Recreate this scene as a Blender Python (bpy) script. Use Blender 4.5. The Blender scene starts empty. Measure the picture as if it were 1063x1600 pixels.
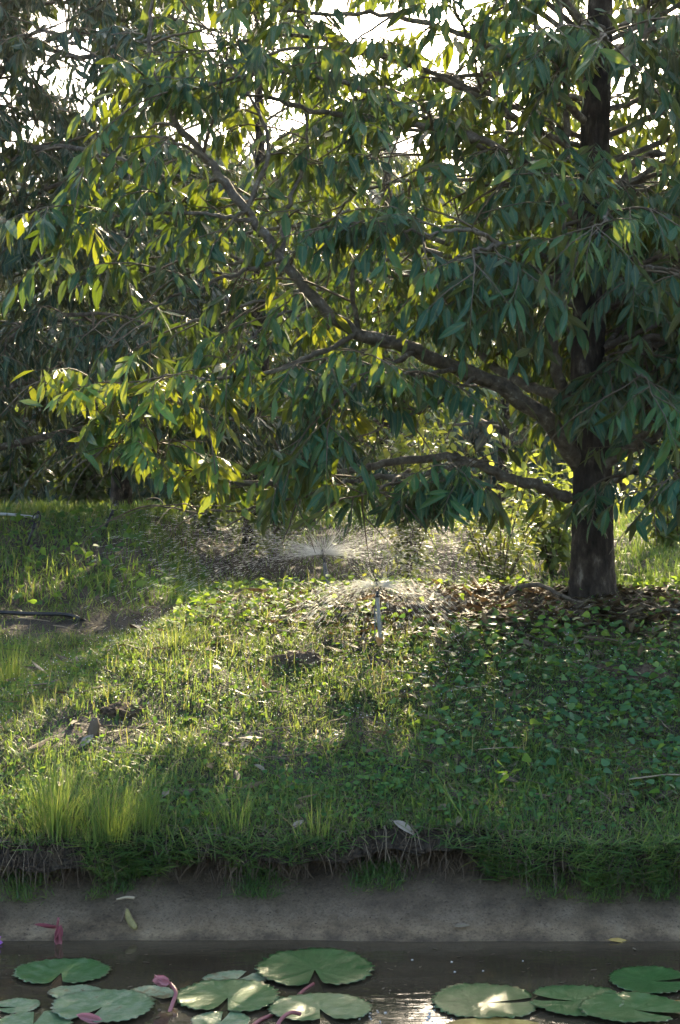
import bpy, math, random
import numpy as np
from mathutils import Vector

rng = np.random.default_rng(11)
random.seed(11)
sc = bpy.context.scene
COL = sc.collection

# ------------------------------------------------------------------ camera
F, HZ, CX, CAMZ = 2500.0, 750.0, 531.5, 1.6
cam_d = bpy.data.cameras.new('camera')
cam = bpy.data.objects.new('camera', cam_d)
COL.objects.link(cam)
cam.location = (0, 0, CAMZ)
cam.rotation_euler = (math.radians(90), 0, 0)
cam_d.sensor_fit = 'VERTICAL'
cam_d.sensor_height = 24.0
cam_d.lens = F / 1600.0 * 24.0
cam_d.shift_y = -(800.0 - HZ) / 1600.0
cam_d.clip_start = 0.05
cam_d.clip_end = 3000
cam_d.dof.use_dof = True
cam_d.dof.focus_distance = 8.4
cam_d.dof.aperture_fstop = 9.0
sc.camera = cam

# ------------------------------------------------------------------ sky and sun
SUN_EL, SUN_AZ = math.radians(27.0), math.radians(9.0)      # azimuth to the right of straight ahead
S = np.array([math.sin(SUN_AZ) * math.cos(SUN_EL), math.cos(SUN_AZ) * math.cos(SUN_EL), math.sin(SUN_EL)])
world = bpy.data.worlds.new('World')
sc.world = world
world.use_nodes = True
wn = world.node_tree.nodes
sky = wn.new('ShaderNodeTexSky')
sky.sky_type = 'NISHITA'
sky.sun_disc = False
sky.sun_elevation = SUN_EL
sky.sun_rotation = SUN_AZ
sky.dust_density = 3.0
sky.air_density = 1.0
bg = wn['Background']
bg.inputs['Strength'].default_value = 0.15
world.node_tree.links.new(sky.outputs[0], bg.inputs['Color'])
sun_d = bpy.data.lights.new('sun', 'SUN')
sun_d.energy = 5.0
sun_d.angle = math.radians(0.5)
sun_d.color = (1.0, 0.83, 0.55)
sun = bpy.data.objects.new('sun', sun_d)
COL.objects.link(sun)
sun.rotation_euler = Vector(S).to_track_quat('Z', 'Y').to_euler()
sc.view_settings.view_transform = 'Standard'
sc.view_settings.look = 'None'
sc.view_settings.exposure = 1.95
sc.view_settings.gamma = 1.0
sc.view_settings.use_curve_mapping = False
cy = sc.cycles
cy.use_denoising = True
cy.use_light_tree = False
cy.use_adaptive_sampling = True
cy.adaptive_threshold = 0.03
cy.max_bounces = 5
cy.diffuse_bounces = 2
cy.glossy_bounces = 2
cy.transmission_bounces = 4
cy.transparent_max_bounces = 8
cy.caustics_reflective = False
cy.caustics_refractive = False
cy.sample_clamp_indirect = 6.0

# ------------------------------------------------------------------ helpers
UP = np.array([0.0, 0.0, 1.0])


def P(px, py, d):
    """point seen at that pixel of the photograph, d metres ahead"""
    return np.array([(px - CX) / F * d, d, CAMZ + (HZ - py) / F * d])


def nrm(v):
    v = np.asarray(v, float)
    return v / np.maximum(np.linalg.norm(v, axis=-1, keepdims=True), 1e-9)


def sstep(t):
    t = np.clip(t, 0, 1)
    return t * t * (3 - 2 * t)


def wav(x, y, s=0.0):
    """cheap smooth noise, about -1..1"""
    return (np.sin(x * 1.0 + 1.7 * np.sin(y * 0.9 + s) + s) + np.sin(y * 1.3 + 1.3 * np.sin(x * 1.1 + 2.1 + s) + 2.3 * s)
            + 0.6 * np.sin(x * 2.3 - y * 1.9 + 1.1 * s) + 0.5 * np.sin(x * 3.1 + y * 2.7 + 4.2 + s)) / 3.1


def fbm(x, y, s=0.0):
    return wav(x, y, s) * 0.6 + wav(x * 2.1 + 3.1, y * 2.1 + 1.7, s + 1) * 0.3 + wav(x * 4.5, y * 4.5, s + 2) * 0.15


def mesh_obj(name, V, tris=None, quads=None, mat=None, parent=None, origin=None, attrs=None, smooth=False):
    V = np.asarray(V, np.float32)
    org = np.zeros(3) if origin is None else np.asarray(origin, float)
    me = bpy.data.meshes.new(name)
    nt = 0 if tris is None else len(tris)
    nq = 0 if quads is None else len(quads)
    me.vertices.add(len(V))
    me.vertices.foreach_set('co', (V - org.astype(np.float32)).ravel())
    loops = []
    if nt:
        loops.append(np.asarray(tris, np.int32).ravel())
    if nq:
        loops.append(np.asarray(quads, np.int32).ravel())
    loops = np.concatenate(loops)
    me.loops.add(len(loops))
    me.loops.foreach_set('vertex_index', loops)
    me.polygons.add(nt + nq)
    starts = np.concatenate([np.arange(nt) * 3, nt * 3 + np.arange(nq) * 4]).astype(np.int32)
    me.polygons.foreach_set('loop_start', starts)
    if smooth:
        me.polygons.foreach_set('use_smooth', np.ones(nt + nq, bool))
    for k, a in (attrs or {}).items():
        at = me.attributes.new(k, 'FLOAT', 'POINT')
        at.data.foreach_set('value', np.asarray(a, np.float32))
    me.update(calc_edges=True)
    if mat:
        me.materials.append(mat)
    o = bpy.data.objects.new(name, me)
    COL.objects.link(o)
    if parent is not None:
        o.parent = parent
        pw, q = np.zeros(3), parent
        while q is not None:
            pw = pw + np.array(q.location)
            q = q.parent
        o.location = org - pw
    else:
        o.location = org
    return o


def empty(name, loc):
    o = bpy.data.objects.new(name, None)
    o.empty_display_size = 0.1
    COL.objects.link(o)
    o.location = tuple(loc)
    return o


def tag(o, label=None, cat=None, group=None, kind=None):
    if label:
        o['label'] = label
    if cat:
        o['category'] = cat
    if group:
        o['group'] = group
    if kind:
        o['kind'] = kind
    return o


class MB:
    """collects tubes and free meshes, builds one object"""

    def __init__(self):
        self.V, self.T, self.Q, self.n = [], [], [], 0
        self.A = []

    def add(self, V, tris=None, quads=None, a=0.0):
        V = np.asarray(V, float)
        if tris is not None and len(tris):
            self.T.append(np.asarray(tris) + self.n)
        if quads is not None and len(quads):
            self.Q.append(np.asarray(quads) + self.n)
        self.V.append(V)
        self.A.append(np.full(len(V), a))
        self.n += len(V)

    def tube(self, pts, rad, sides=6, a=0.0, cap=True, wob=0.0):
        pts = np.asarray(pts, float)
        n = len(pts)
        rad = np.broadcast_to(np.asarray(rad, float), (n,))
        tan = nrm(np.gradient(pts, axis=0))
        ref = np.array([0.0, 0.0, 1.0]) if abs(tan[0][2]) < 0.9 else np.array([1.0, 0.0, 0.0])
        u = nrm(np.cross(tan, ref) + 1e-6)
        v = np.cross(tan, u)
        ang = np.linspace(0, 2 * math.pi, sides, endpoint=False)
        rr = rad[:, None] * (1 + wob * rng.uniform(-1, 1, (n, sides)))
        R = pts[:, None, :] + rr[..., None] * (np.cos(ang)[None, :, None] * u[:, None, :] + np.sin(ang)[None, :, None] * v[:, None, :])
        V = R.reshape(-1, 3)
        i = np.arange(n - 1)[:, None] * sides
        j = np.arange(sides)[None, :]
        j2 = (j + 1) % sides
        q = np.stack([i + j, i + j2, i + sides + j2, i + sides + j], -1).reshape(-1, 4)
        tr = None
        if cap:
            V = np.vstack([V, pts[0], pts[-1]])
            c0, c1 = n * sides, n * sides + 1
            jj = np.arange(sides)
            tr = np.vstack([np.stack([np.full(sides, c0), (jj + 1) % sides, jj], -1),
                            np.stack([np.full(sides, c1), (n - 1) * sides + jj, (n - 1) * sides + (jj + 1) % sides], -1)])
        self.add(V, tr, q, a)

    def box(self, c, sx, sy, sz, ax=None, a=0.0):
        c = np.asarray(c, float)
        g = np.array([[-1, -1, -1], [1, -1, -1], [1, 1, -1], [-1, 1, -1], [-1, -1, 1], [1, -1, 1], [1, 1, 1], [-1, 1, 1]]) * 0.5
        V = g * np.array([sx, sy, sz])
        if ax is not None:
            V = V @ np.asarray(ax)
        self.add(V + c, None, [[0, 3, 2, 1], [4, 5, 6, 7], [0, 1, 5, 4], [1, 2, 6, 5], [2, 3, 7, 6], [3, 0, 4, 7]], a)

    def build(self, name, mat, parent=None, origin=None, smooth=True):
        return mesh_obj(name, np.vstack(self.V), np.vstack(self.T) if self.T else None, np.vstack(self.Q) if self.Q else None,
                        mat, parent, origin, {'tint': np.concatenate(self.A)}, smooth)


def smooth_line(pts, n):
    """Catmull-Rom through pts, n samples"""
    p = np.asarray(pts, float)
    p = np.vstack([2 * p[0] - p[1], p, 2 * p[-1] - p[-2]])
    m = len(p) - 3
    t = np.linspace(0, m - 1e-6, n)
    i = t.astype(int)
    f = (t - i)[:, None]
    p0, p1, p2, p3 = p[i], p[i + 1], p[i + 2], p[i + 3]
    return 0.5 * (2 * p1 + (p2 - p0) * f + (2 * p0 - 5 * p1 + 4 * p2 - p3) * f ** 2 + (3 * p1 - p0 - 3 * p2 + p3) * f ** 3)


# ------------------------------------------------------------------ materials
def new_mat(name):
    m = bpy.data.materials.new(name)
    m.use_nodes = True
    nt = m.node_tree
    return m, nt, nt.nodes, nt.links, nt.nodes['Principled BSDF'], nt.nodes['Material Output']


def ramp(nodes, stops):
    r = nodes.new('ShaderNodeValToRGB')
    el = r.color_ramp.elements
    while len(el) < len(stops):
        el.new(0.5)
    for e, (p, c) in zip(el, stops):
        e.position = p
        e.color = (*c, 1)
    return r


def leaf_mat(name, front, back, trans, t_fac=0.38, rough=0.34, spec=0.5, vein=True):
    """front / back: list of ramp stops over the leaf's own tint"""
    m, nt, N, L, pb, out = new_mat(name)
    at = N.new('ShaderNodeAttribute'); at.attribute_name = 'tint'
    geo = N.new('ShaderNodeNewGeometry')
    rf, rb, rt = ramp(N, front), ramp(N, back), ramp(N, trans)
    for r in (rf, rb, rt):
        L.new(at.outputs['Fac'], r.inputs[0])
    mx = N.new('ShaderNodeMix'); mx.data_type = 'RGBA'
    L.new(geo.outputs['Backfacing'], mx.inputs[0])
    L.new(rf.outputs[0], mx.inputs[6]); L.new(rb.outputs[0], mx.inputs[7])
    nz = N.new('ShaderNodeTexNoise'); nz.inputs['Scale'].default_value = 35
    nz.inputs['Detail'].default_value = 3
    tc = N.new('ShaderNodeTexCoord'); L.new(tc.outputs['Object'], nz.inputs['Vector'])
    hs = N.new('ShaderNodeHueSaturation')
    mp = N.new('ShaderNodeMapRange'); mp.inputs['To Min'].default_value = 0.65; mp.inputs['To Max'].default_value = 1.35
    L.new(nz.outputs[0], mp.inputs[0]); L.new(mp.outputs[0], hs.inputs['Value'])
    L.new(mx.outputs[2], hs.inputs['Color'])
    col = hs.outputs[0]
    if vein:
        av = N.new('ShaderNodeAttribute'); av.attribute_name = 'across'
        ml = N.new('ShaderNodeMath'); ml.operation = 'ABSOLUTE'; L.new(av.outputs['Fac'], ml.inputs[0])
        lt = N.new('ShaderNodeMath'); lt.operation = 'LESS_THAN'; lt.inputs[1].default_value = 0.16; L.new(ml.outputs[0], lt.inputs[0])
        sc_ = N.new('ShaderNodeMath'); sc_.operation = 'MULTIPLY'; sc_.inputs[1].default_value = 0.6; L.new(lt.outputs[0], sc_.inputs[0])
        mv = N.new('ShaderNodeMix'); mv.data_type = 'RGBA'; L.new(sc_.outputs[0], mv.inputs[0])
        L.new(col, mv.inputs[6]); mv.inputs[7].default_value = (0.17, 0.18, 0.06, 1)
        col = mv.outputs[2]
        # side veins: fine relief
        al = N.new('ShaderNodeAttribute'); al.attribute_name = 'along'
        ad = N.new('ShaderNodeMath'); ad.operation = 'MULTIPLY_ADD'; L.new(ml.outputs[0], ad.inputs[0]); ad.inputs[1].default_value = -0.25; L.new(al.outputs['Fac'], ad.inputs[2])
        sn = N.new('ShaderNodeMath'); sn.operation = 'MULTIPLY'; sn.inputs[1].default_value = 80; L.new(ad.outputs[0], sn.inputs[0])
        si = N.new('ShaderNodeMath'); si.operation = 'SINE'; L.new(sn.outputs[0], si.inputs[0])
        bp = N.new('ShaderNodeBump'); bp.inputs['Strength'].default_value = 0.5; bp.inputs['Distance'].default_value = 0.003
        L.new(si.outputs[0], bp.inputs['Height']); L.new(bp.outputs[0], pb.inputs['Normal'])
    L.new(col, pb.inputs['Base Color'])
    pb.inputs['Roughness'].default_value = rough
    pb.inputs['Specular IOR Level'].default_value = spec
    tr = N.new('ShaderNodeBsdfTranslucent'); L.new(rt.outputs[0], tr.inputs['Color'])
    ms = N.new('ShaderNodeMixShader'); ms.inputs[0].default_value = t_fac
    L.new(pb.outputs[0], ms.inputs[1]); L.new(tr.outputs[0], ms.inputs[2])
    L.new(ms.outputs[0], out.inputs['Surface'])
    return m


def plain_mat(name, stops, rough=0.7, scale=8, detail=6, bump=0.3, bdist=0.01, spec=0.3, metal=0.0, by_tint=False, coord='Object', stretch=None):
    m, nt, N, L, pb, out = new_mat(name)
    tc = N.new('ShaderNodeTexCoord')
    vec = tc.outputs[coord]
    if stretch:
        mp = N.new('ShaderNodeMapping'); mp.inputs['Scale'].default_value = stretch
        L.new(vec, mp.inputs[0]); vec = mp.outputs[0]
    nz = N.new('ShaderNodeTexNoise'); nz.inputs['Scale'].default_value = scale; nz.inputs['Detail'].default_value = detail
    nz.inputs['Roughness'].default_value = 0.65
    L.new(vec, nz.inputs['Vector'])
    r = ramp(N, stops)
    if by_tint:
        at = N.new('ShaderNodeAttribute'); at.attribute_name = 'tint'
        mm = N.new('ShaderNodeMath'); mm.operation = 'MULTIPLY_ADD'; mm.inputs[1].default_value = 0.5
        L.new(nz.outputs[0], mm.inputs[0]); sb = N.new('ShaderNodeMath'); sb.operation = 'SUBTRACT'; sb.inputs[1].default_value = 0.25
        L.new(at.outputs['Fac'], sb.inputs[0]); L.new(sb.outputs[0], mm.inputs[2]); L.new(mm.outputs[0], r.inputs[0])
    else:
        L.new(nz.outputs[0], r.inputs[0])
    L.new(r.outputs[0], pb.inputs['Base Color'])
    pb.inputs['Roughness'].default_value = rough
    pb.inputs['Specular IOR Level'].default_value = spec
    pb.inputs['Metallic'].default_value = metal
    if bump:
        b = N.new('ShaderNodeBump'); b.inputs['Strength'].default_value = bump; b.inputs['Distance'].default_value = bdist
        L.new(nz.outputs[0], b.inputs['Height']); L.new(b.outputs[0], pb.inputs['Normal'])
    return m


M = {}
M['durian'] = leaf_mat('durian_leaf',
                       [(0.0, (0.011, 0.064, 0.034)), (0.5, (0.022, 0.105, 0.045)), (0.85, (0.05, 0.17, 0.042)), (1.0, (0.12, 0.28, 0.045))],
                       [(0.0, (0.050, 0.068, 0.026)), (0.6, (0.085, 0.095, 0.032)), (1.0, (0.14, 0.16, 0.045))],
                       [(0.0, (0.08, 0.12, 0.012)), (0.4, (0.15, 0.23, 0.016)), (0.7, (0.38, 0.44, 0.02)), (1.0, (0.58, 0.60, 0.03))], 0.25, 0.30, 0.52)
M['durian_shaded'] = leaf_mat('durian_leaf_shaded',
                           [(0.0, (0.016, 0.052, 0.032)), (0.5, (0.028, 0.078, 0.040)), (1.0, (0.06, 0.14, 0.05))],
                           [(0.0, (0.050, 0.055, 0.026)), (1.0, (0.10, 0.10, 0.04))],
                           [(0.0, (0.06, 0.10, 0.012)), (0.5, (0.2, 0.25, 0.015)), (1.0, (0.4, 0.45, 0.03))], 0.12, 0.36, 0.36)  # shaded copy of the durian leaf: shade put into darker, less translucent colour
M['shrub'] = leaf_mat('shrub_leaf',
                      [(0.0, (0.05, 0.11, 0.04)), (1.0, (0.14, 0.22, 0.06))],
                      [(0.0, (0.07, 0.12, 0.04)), (1.0, (0.16, 0.2, 0.07))],
                      [(0.0, (0.35, 0.45, 0.05)), (1.0, (0.6, 0.6, 0.08))], 0.42, 0.4, 0.5, False)
M['grass'] = leaf_mat('grass_blade',
                      [(0.0, (0.024, 0.078, 0.024)), (0.5, (0.050, 0.130, 0.034)), (0.85, (0.12, 0.16, 0.045)), (1.0, (0.28, 0.23, 0.11))],
                      [(0.0, (0.034, 0.080, 0.030)), (0.5, (0.066, 0.125, 0.04)), (0.85, (0.13, 0.17, 0.05)), (1.0, (0.28, 0.23, 0.11))],
                      [(0.0, (0.17, 0.30, 0.05)), (0.5, (0.34, 0.44, 0.07)), (0.85, (0.52, 0.52, 0.09)), (1.0, (0.52, 0.44, 0.18))], 0.42, 0.45, 0.3, False)
M['creeper'] = leaf_mat('creeper_leaf',
                        [(0.0, (0.025, 0.085, 0.035)), (0.6, (0.05, 0.14, 0.05)), (1.0, (0.12, 0.25, 0.05))],
                        [(0.0, (0.04, 0.10, 0.04)), (1.0, (0.12, 0.22, 0.06))],
                        [(0.0, (0.2, 0.40, 0.04)), (1.0, (0.45, 0.58, 0.05))], 0.40, 0.7, 0.12, False)
M['creeper_wet'] = leaf_mat('creeper_leaf_glossy',
                            [(0.0, (0.022, 0.085, 0.040)), (0.6, (0.045, 0.14, 0.055)), (1.0, (0.11, 0.25, 0.06))],
                            [(0.0, (0.04, 0.10, 0.04)), (1.0, (0.12, 0.22, 0.06))],
                            [(0.0, (0.2, 0.40, 0.04)), (1.0, (0.45, 0.58, 0.05))], 0.36, 0.42, 0.3, False)
M['dead'] = leaf_mat('dead_leaf',
                     [(0.0, (0.035, 0.026, 0.019)), (0.5, (0.10, 0.072, 0.046)), (0.8, (0.22, 0.17, 0.12)), (1.0, (0.36, 0.31, 0.25))],
                     [(0.0, (0.06, 0.04, 0.028)), (0.5, (0.15, 0.10, 0.055)), (1.0, (0.34, 0.29, 0.23))],
                     [(0.0, (0.07, 0.04, 0.02)), (0.6, (0.24, 0.14, 0.05)), (1.0, (0.4, 0.3, 0.15))], 0.16, 0.55, 0.3)
M['bark'] = plain_mat('bark', [(0.32, (0.009, 0.007, 0.005)), (0.5, (0.036, 0.026, 0.019)), (0.6, (0.075, 0.057, 0.043)), (0.7, (0.22, 0.19, 0.15))],
                      0.85, 16, 10, 1.0, 0.03, 0.25, stretch=(1, 1, 0.45))
M['limb'] = plain_mat('limb_bark', [(0.28, (0.040, 0.030, 0.022)), (0.48, (0.13, 0.105, 0.078)), (0.6, (0.19, 0.16, 0.122)), (0.68, (0.40, 0.37, 0.31))],
                      0.75, 20, 10, 1.0, 0.02, 0.3)
M['twig'] = plain_mat('twig_bark', [(0.3, (0.08, 0.06, 0.04)), (0.7, (0.17, 0.13, 0.085))], 0.7, 30, 3, 0.2, 0.002)
M['dry'] = plain_mat('dry_stalk', [(0.0, (0.05, 0.035, 0.024)), (0.5, (0.14, 0.10, 0.065)), (1.0, (0.36, 0.29, 0.19))], 0.75, 12, 3, 0.0, by_tint=True)


M['dirt'] = plain_mat('dirt_crumb', [(0.0, (0.022, 0.015, 0.010)), (0.5, (0.085, 0.060, 0.040)), (1.0, (0.2, 0.15, 0.1))], 0.95, 40, 4, 0.0, by_tint=True)


def ground_mat():
    m, nt, N, L, pb, out = new_mat('soil')
    tc = N.new('ShaderNodeTexCoord')
    n1 = N.new('ShaderNodeTexNoise'); n1.inputs['Scale'].default_value = 3; n1.inputs['Detail'].default_value = 8; n1.inputs['Roughness'].default_value = 0.7
    n2 = N.new('ShaderNodeTexNoise'); n2.inputs['Scale'].default_value = 60; n2.inputs['Detail'].default_value = 6
    L.new(tc.outputs['Object'], n1.inputs['Vector']); L.new(tc.outputs['Object'], n2.inputs['Vector'])
    r1 = ramp(N, [(0.3, (0.026, 0.019, 0.013)), (0.55, (0.058, 0.043, 0.029)), (0.75, (0.10, 0.078, 0.054))])
    L.new(n1.outputs[0], r1.inputs[0])
    r2 = ramp(N, [(0.35, (0.4, 0.4, 0.4)), (0.65, (1.25, 1.2, 1.1))])
    L.new(n2.outputs[0], r2.inputs[0])
    mx = N.new('ShaderNodeMix'); mx.data_type = 'RGBA'; mx.blend_type = 'MULTIPLY'; mx.inputs[0].default_value = 1
    L.new(r1.outputs[0], mx.inputs[6]); L.new(r2.outputs[0], mx.inputs[7])
    # beyond the nearer beds the sward is too far off to tell blades apart
    L.new(mx.outputs[2], pb.inputs['Base Color'])
    pb.inputs['Roughness'].default_value = 0.9
    b = N.new('ShaderNodeBump'); b.inputs['Strength'].default_value = 0.9; b.inputs['Distance'].default_value = 0.02
    L.new(n2.outputs[0], b.inputs['Height']); L.new(b.outputs[0], pb.inputs['Normal'])
    return m


def mud_mat():
    m, nt, N, L, pb, out = new_mat('mud')
    tc = N.new('ShaderNodeTexCoord')
    n1 = N.new('ShaderNodeTexNoise'); n1.inputs['Scale'].default_value = 7; n1.inputs['Detail'].default_value = 10; n1.inputs['Roughness'].default_value = 0.7
    n2 = N.new('ShaderNodeTexNoise'); n2.inputs['Scale'].default_value = 85; n2.inputs['Detail'].default_value = 7; n2.inputs['Roughness'].default_value = 0.75
    vo = N.new('ShaderNodeTexVoronoi'); vo.inputs['Scale'].default_value = 38; vo.inputs['Randomness'].default_value = 1
    for n in (n1, n2, vo):
        L.new(tc.outputs['Object'], n.inputs['Vector'])
    r1 = ramp(N, [(0.3, (0.085, 0.060, 0.036)), (0.5, (0.26, 0.192, 0.122)), (0.7, (0.44, 0.34, 0.23))])
    L.new(n1.outputs[0], r1.inputs[0])
    # pale tide band just above the water, darker towards the top
    sp = N.new('ShaderNodeSeparateXYZ'); L.new(tc.outputs['Object'], sp.inputs[0])
    ad = N.new('ShaderNodeMath'); ad.operation = 'MULTIPLY_ADD'; ad.inputs[1].default_value = 0.10; L.new(n1.outputs[0], ad.inputs[0]); L.new(sp.outputs[2], ad.inputs[2])
    rz = ramp(N, [(0.05, (0.75, 0.72, 0.66)), (0.075, (1.25, 1.2, 1.08)), (0.11, (0.9, 0.9, 0.88)), (0.18, (0.55, 0.53, 0.5)), (0.26, (0.3, 0.27, 0.24))])
    L.new(ad.outputs[0], rz.inputs[0])
    mx = N.new('ShaderNodeMix'); mx.data_type = 'RGBA'; mx.blend_type = 'MULTIPLY'; mx.inputs[0].default_value = 1
    L.new(r1.outputs[0], mx.inputs[6]); L.new(rz.outputs[0], mx.inputs[7])
    # small worm holes and specks of dirt
    rs = ramp(N, [(0.34, (0.15, 0.12, 0.09)), (0.46, (0.85, .85, .85)), (0.6, (1.0, 1, 1)), (0.72, (1.4, 1.35, 1.25))]); L.new(n2.outputs[0], rs.inputs[0])
    mx2 = N.new('ShaderNodeMix'); mx2.data_type = 'RGBA'; mx2.blend_type = 'MULTIPLY'; mx2.inputs[0].default_value = 0.9
    L.new(mx.outputs[2], mx2.inputs[6]); L.new(rs.outputs[0], mx2.inputs[7])
    L.new(mx2.outputs[2], pb.inputs['Base Color'])
    pb.inputs['Roughness'].default_value = 0.6
    pb.inputs['Specular IOR Level'].default_value = 0.35
    b = N.new('ShaderNodeBump'); b.inputs['Strength'].default_value = 1.0; b.inputs['Distance'].default_value = 0.03
    L.new(n2.outputs[0], b.inputs['Height'])
    b2 = N.new('ShaderNodeBump'); b2.inputs['Strength'].default_value = 0.6; b2.inputs['Distance'].default_value = 0.03
    L.new(n1.outputs[0], b2.inputs['Height']); L.new(b.outputs[0], b2.inputs['Normal'])
    L.new(b2.outputs[0], pb.inputs['Normal'])
    return m


def water_mat():
    m, nt, N, L, pb, out = new_mat('pond_water')
    pb.inputs['Base Color'].default_value = (0.030, 0.022, 0.013, 1)
    pb.inputs['Roughness'].default_value = 0.03
    pb.inputs['IOR'].default_value = 1.333
    tc = N.new('ShaderNodeTexCoord')
    mp = N.new('ShaderNodeMapping'); mp.inputs['Scale'].default_value = (1.0, 2.2, 1)
    L.new(tc.outputs['Object'], mp.inputs[0])
    n1 = N.new('ShaderNodeTexNoise'); n1.inputs['Scale'].default_value = 5; n1.inputs['Detail'].default_value = 2
    n2 = N.new('ShaderNodeTexNoise'); n2.inputs['Scale'].default_value = 26; n2.inputs['Detail'].default_value = 3
    L.new(mp.outputs[0], n1.inputs['Vector']); L.new(mp.outputs[0], n2.inputs['Vector'])
    b1 = N.new('ShaderNodeBump'); b1.inputs['Strength'].default_value = 0.10; b1.inputs['Distance'].default_value = 0.02
    b2 = N.new('ShaderNodeBump'); b2.inputs['Strength'].default_value = 0.05; b2.inputs['Distance'].default_value = 0.01
    L.new(n1.outputs[0], b1.inputs['Height']); L.new(n2.outputs[0], b2.inputs['Height']); L.new(b1.outputs[0], b2.inputs['Normal'])
    L.new(b2.outputs[0], pb.inputs['Normal'])
    # suspended silt, thicker in places
    n3 = N.new('ShaderNodeTexNoise'); n3.inputs['Scale'].default_value = 1.5; n3.inputs['Detail'].default_value = 5
    L.new(mp.outputs[0], n3.inputs['Vector'])
    r = ramp(N, [(0.3, (0.038, 0.029, 0.017)), (0.7, (0.072, 0.056, 0.034))]); L.new(n3.outputs[0], r.inputs[0])
    L.new(r.outputs[0], pb.inputs['Base Color'])
    return m


M['soil'] = ground_mat()
M['mud'] = mud_mat()
M['water'] = water_mat()

# ------------------------------------------------------------------ terrain
YP = [5.80, 5.9, 6.3, 7.0, 8.0, 8.6, 9.2, 9.8, 10.5, 11.3, 12.5, 14, 16, 18, 25, 60, 400]
ZP = [.285, .31, .405, .56, .78, .88, .93, .91, .81, .62, .52, .66, .92, 1.06, 1.10, 1.12, 1.2]
YL = [5.80, 5.9, 6.3, 7.0, 8.0, 9.0, 9.8, 10.5, 12, 13.2, 14.5, 17, 20, 30, 60, 400]
ZL = [.28, .305, .375, .47, .55, .60, .66, .82, 1.12, 1.27, 1.30, 1.24, 1.18, 1.12, 1.12, 1.2]
YR = [5.80, 5.9, 6.3, 7.0, 8.0, 8.6, 9.2, 9.8, 12, 16, 25, 60, 400]
ZR = [.285, .31, .405, .56, .78, .88, .93, .92, .93, 1.02, 1.10, 1.12, 1.2]


def H(x, y):
    x = np.asarray(x, float); y = np.asarray(y, float)
    z0 = np.interp(y, YP, ZP)
    xs = np.interp(y, [6.0, 6.9, 9.6, 11, 14, 18], [-1.2, -1.15, -.45, -.65, -.9, -1.2])
    wl = sstep((xs - x) / 0.95)
    wr = sstep((x - 1.7) / 0.9)
    z = z0 * (1 - wl) * (1 - wr) + np.interp(y, YL, ZL) * wl + np.interp(y, YR, ZR) * wr * (1 - wl)
    amp = np.clip((y - 5.8) / 0.6, 0.15, 1)
    return z + amp * (0.028 * fbm(x * 2.6, y * 2.6, 0.3) + 0.018 * fbm(x * 7, y * 7, 1.9))


def lip(x):
    return 0.012 * wav(x * 60.0, 3.0, 5.1) + 0.09 * wav(x * 2.3, 0.4, 0.2) + 0.045 * wav(x * 9.0, 2.0, 1.1) + 0.02 * wav(x * 26.0, 1.0, 2.1)


def G(px, py, d0=8.0):
    """ground point seen at a pixel"""
    lo, hi = 5.8, 45.0
    ds = np.linspace(lo, hi, 4000)
    p = (px - CX) / F * ds
    zr = CAMZ + (HZ - py) / F * ds
    k = np.argmax(zr <= H(p, ds))
    d = ds[k] if k > 0 else d0
    x = (px - CX) / F * d
    return np.array([x, d, float(H(x, d))])


def W(px, py):
    d = CAMZ * F / (py - HZ)
    return np.array([(px - CX) / F * d, d, 0.0])


def grid(name, xs, rows, mat, zf):
    X, R = np.meshgrid(xs, np.arange(len(rows)))
    V = zf(X, R)
    n, m_ = X.shape
    i = np.arange(n - 1)[:, None] * m_ + np.arange(m_ - 1)[None, :]
    q = np.stack([i, i + 1, i + m_ + 1, i + m_], -1).reshape(-1, 4)
    return mesh_obj(name, V.reshape(-1, 3), None, q, mat, smooth=True)


xs = np.concatenate([np.linspace(-150, -4, 30)[:-1], np.linspace(-4, 4, 210), np.linspace(4, 150, 30)[1:]])
rows = np.concatenate([np.linspace(5.82, 6.4, 50)[:-1], np.linspace(6.4, 11, 100), np.linspace(11.05, 18, 50), np.geomspace(18.3, 400, 30)])


def zground(X, R):
    Y = rows[R]
    Y = Y + lip(X) * np.clip(1 - (Y - 5.82) / 0.5, 0, 1)
    return np.stack([X, Y, H(X, Y) + (-0.075 - 0.03 * wav(X * 6.0, 0.5, 9.0)) * np.clip(1 - (rows[R] - 5.82) / 0.11, 0, 1) ** 1.3 + 0.012 * wav(X * 31, Y * 31, 2.0) * np.clip(1 - (rows[R] - 5.82) / 0.5, 0, 1)], -1)


g = grid('ground', xs, rows, M['soil'], zground)
tag(g, 'dark earth of the planted beds and banks under grass', 'ground', kind='structure')

MY = np.interp(np.linspace(0, 14, 92), np.arange(15), [-6, 3.5, 5.1, 5.46, 5.556, 5.66, 5.75, 5.83, 5.91, 5.965, 5.975, 5.95, 5.92, 5.90, 5.92])
MZ = np.interp(np.linspace(0, 14, 92), np.arange(15), [-.7, -.6, -.20, -.035, 0.0, .05, .09, .122, .148, .175, .20, .215, .225, .235, .245])
MY, MZ = np.convolve(np.pad(MY, 1, mode='edge'), [.25, .5, .25], 'valid'), np.convolve(np.pad(MZ, 1, mode='edge'), [.25, .5, .25], 'valid')


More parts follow.
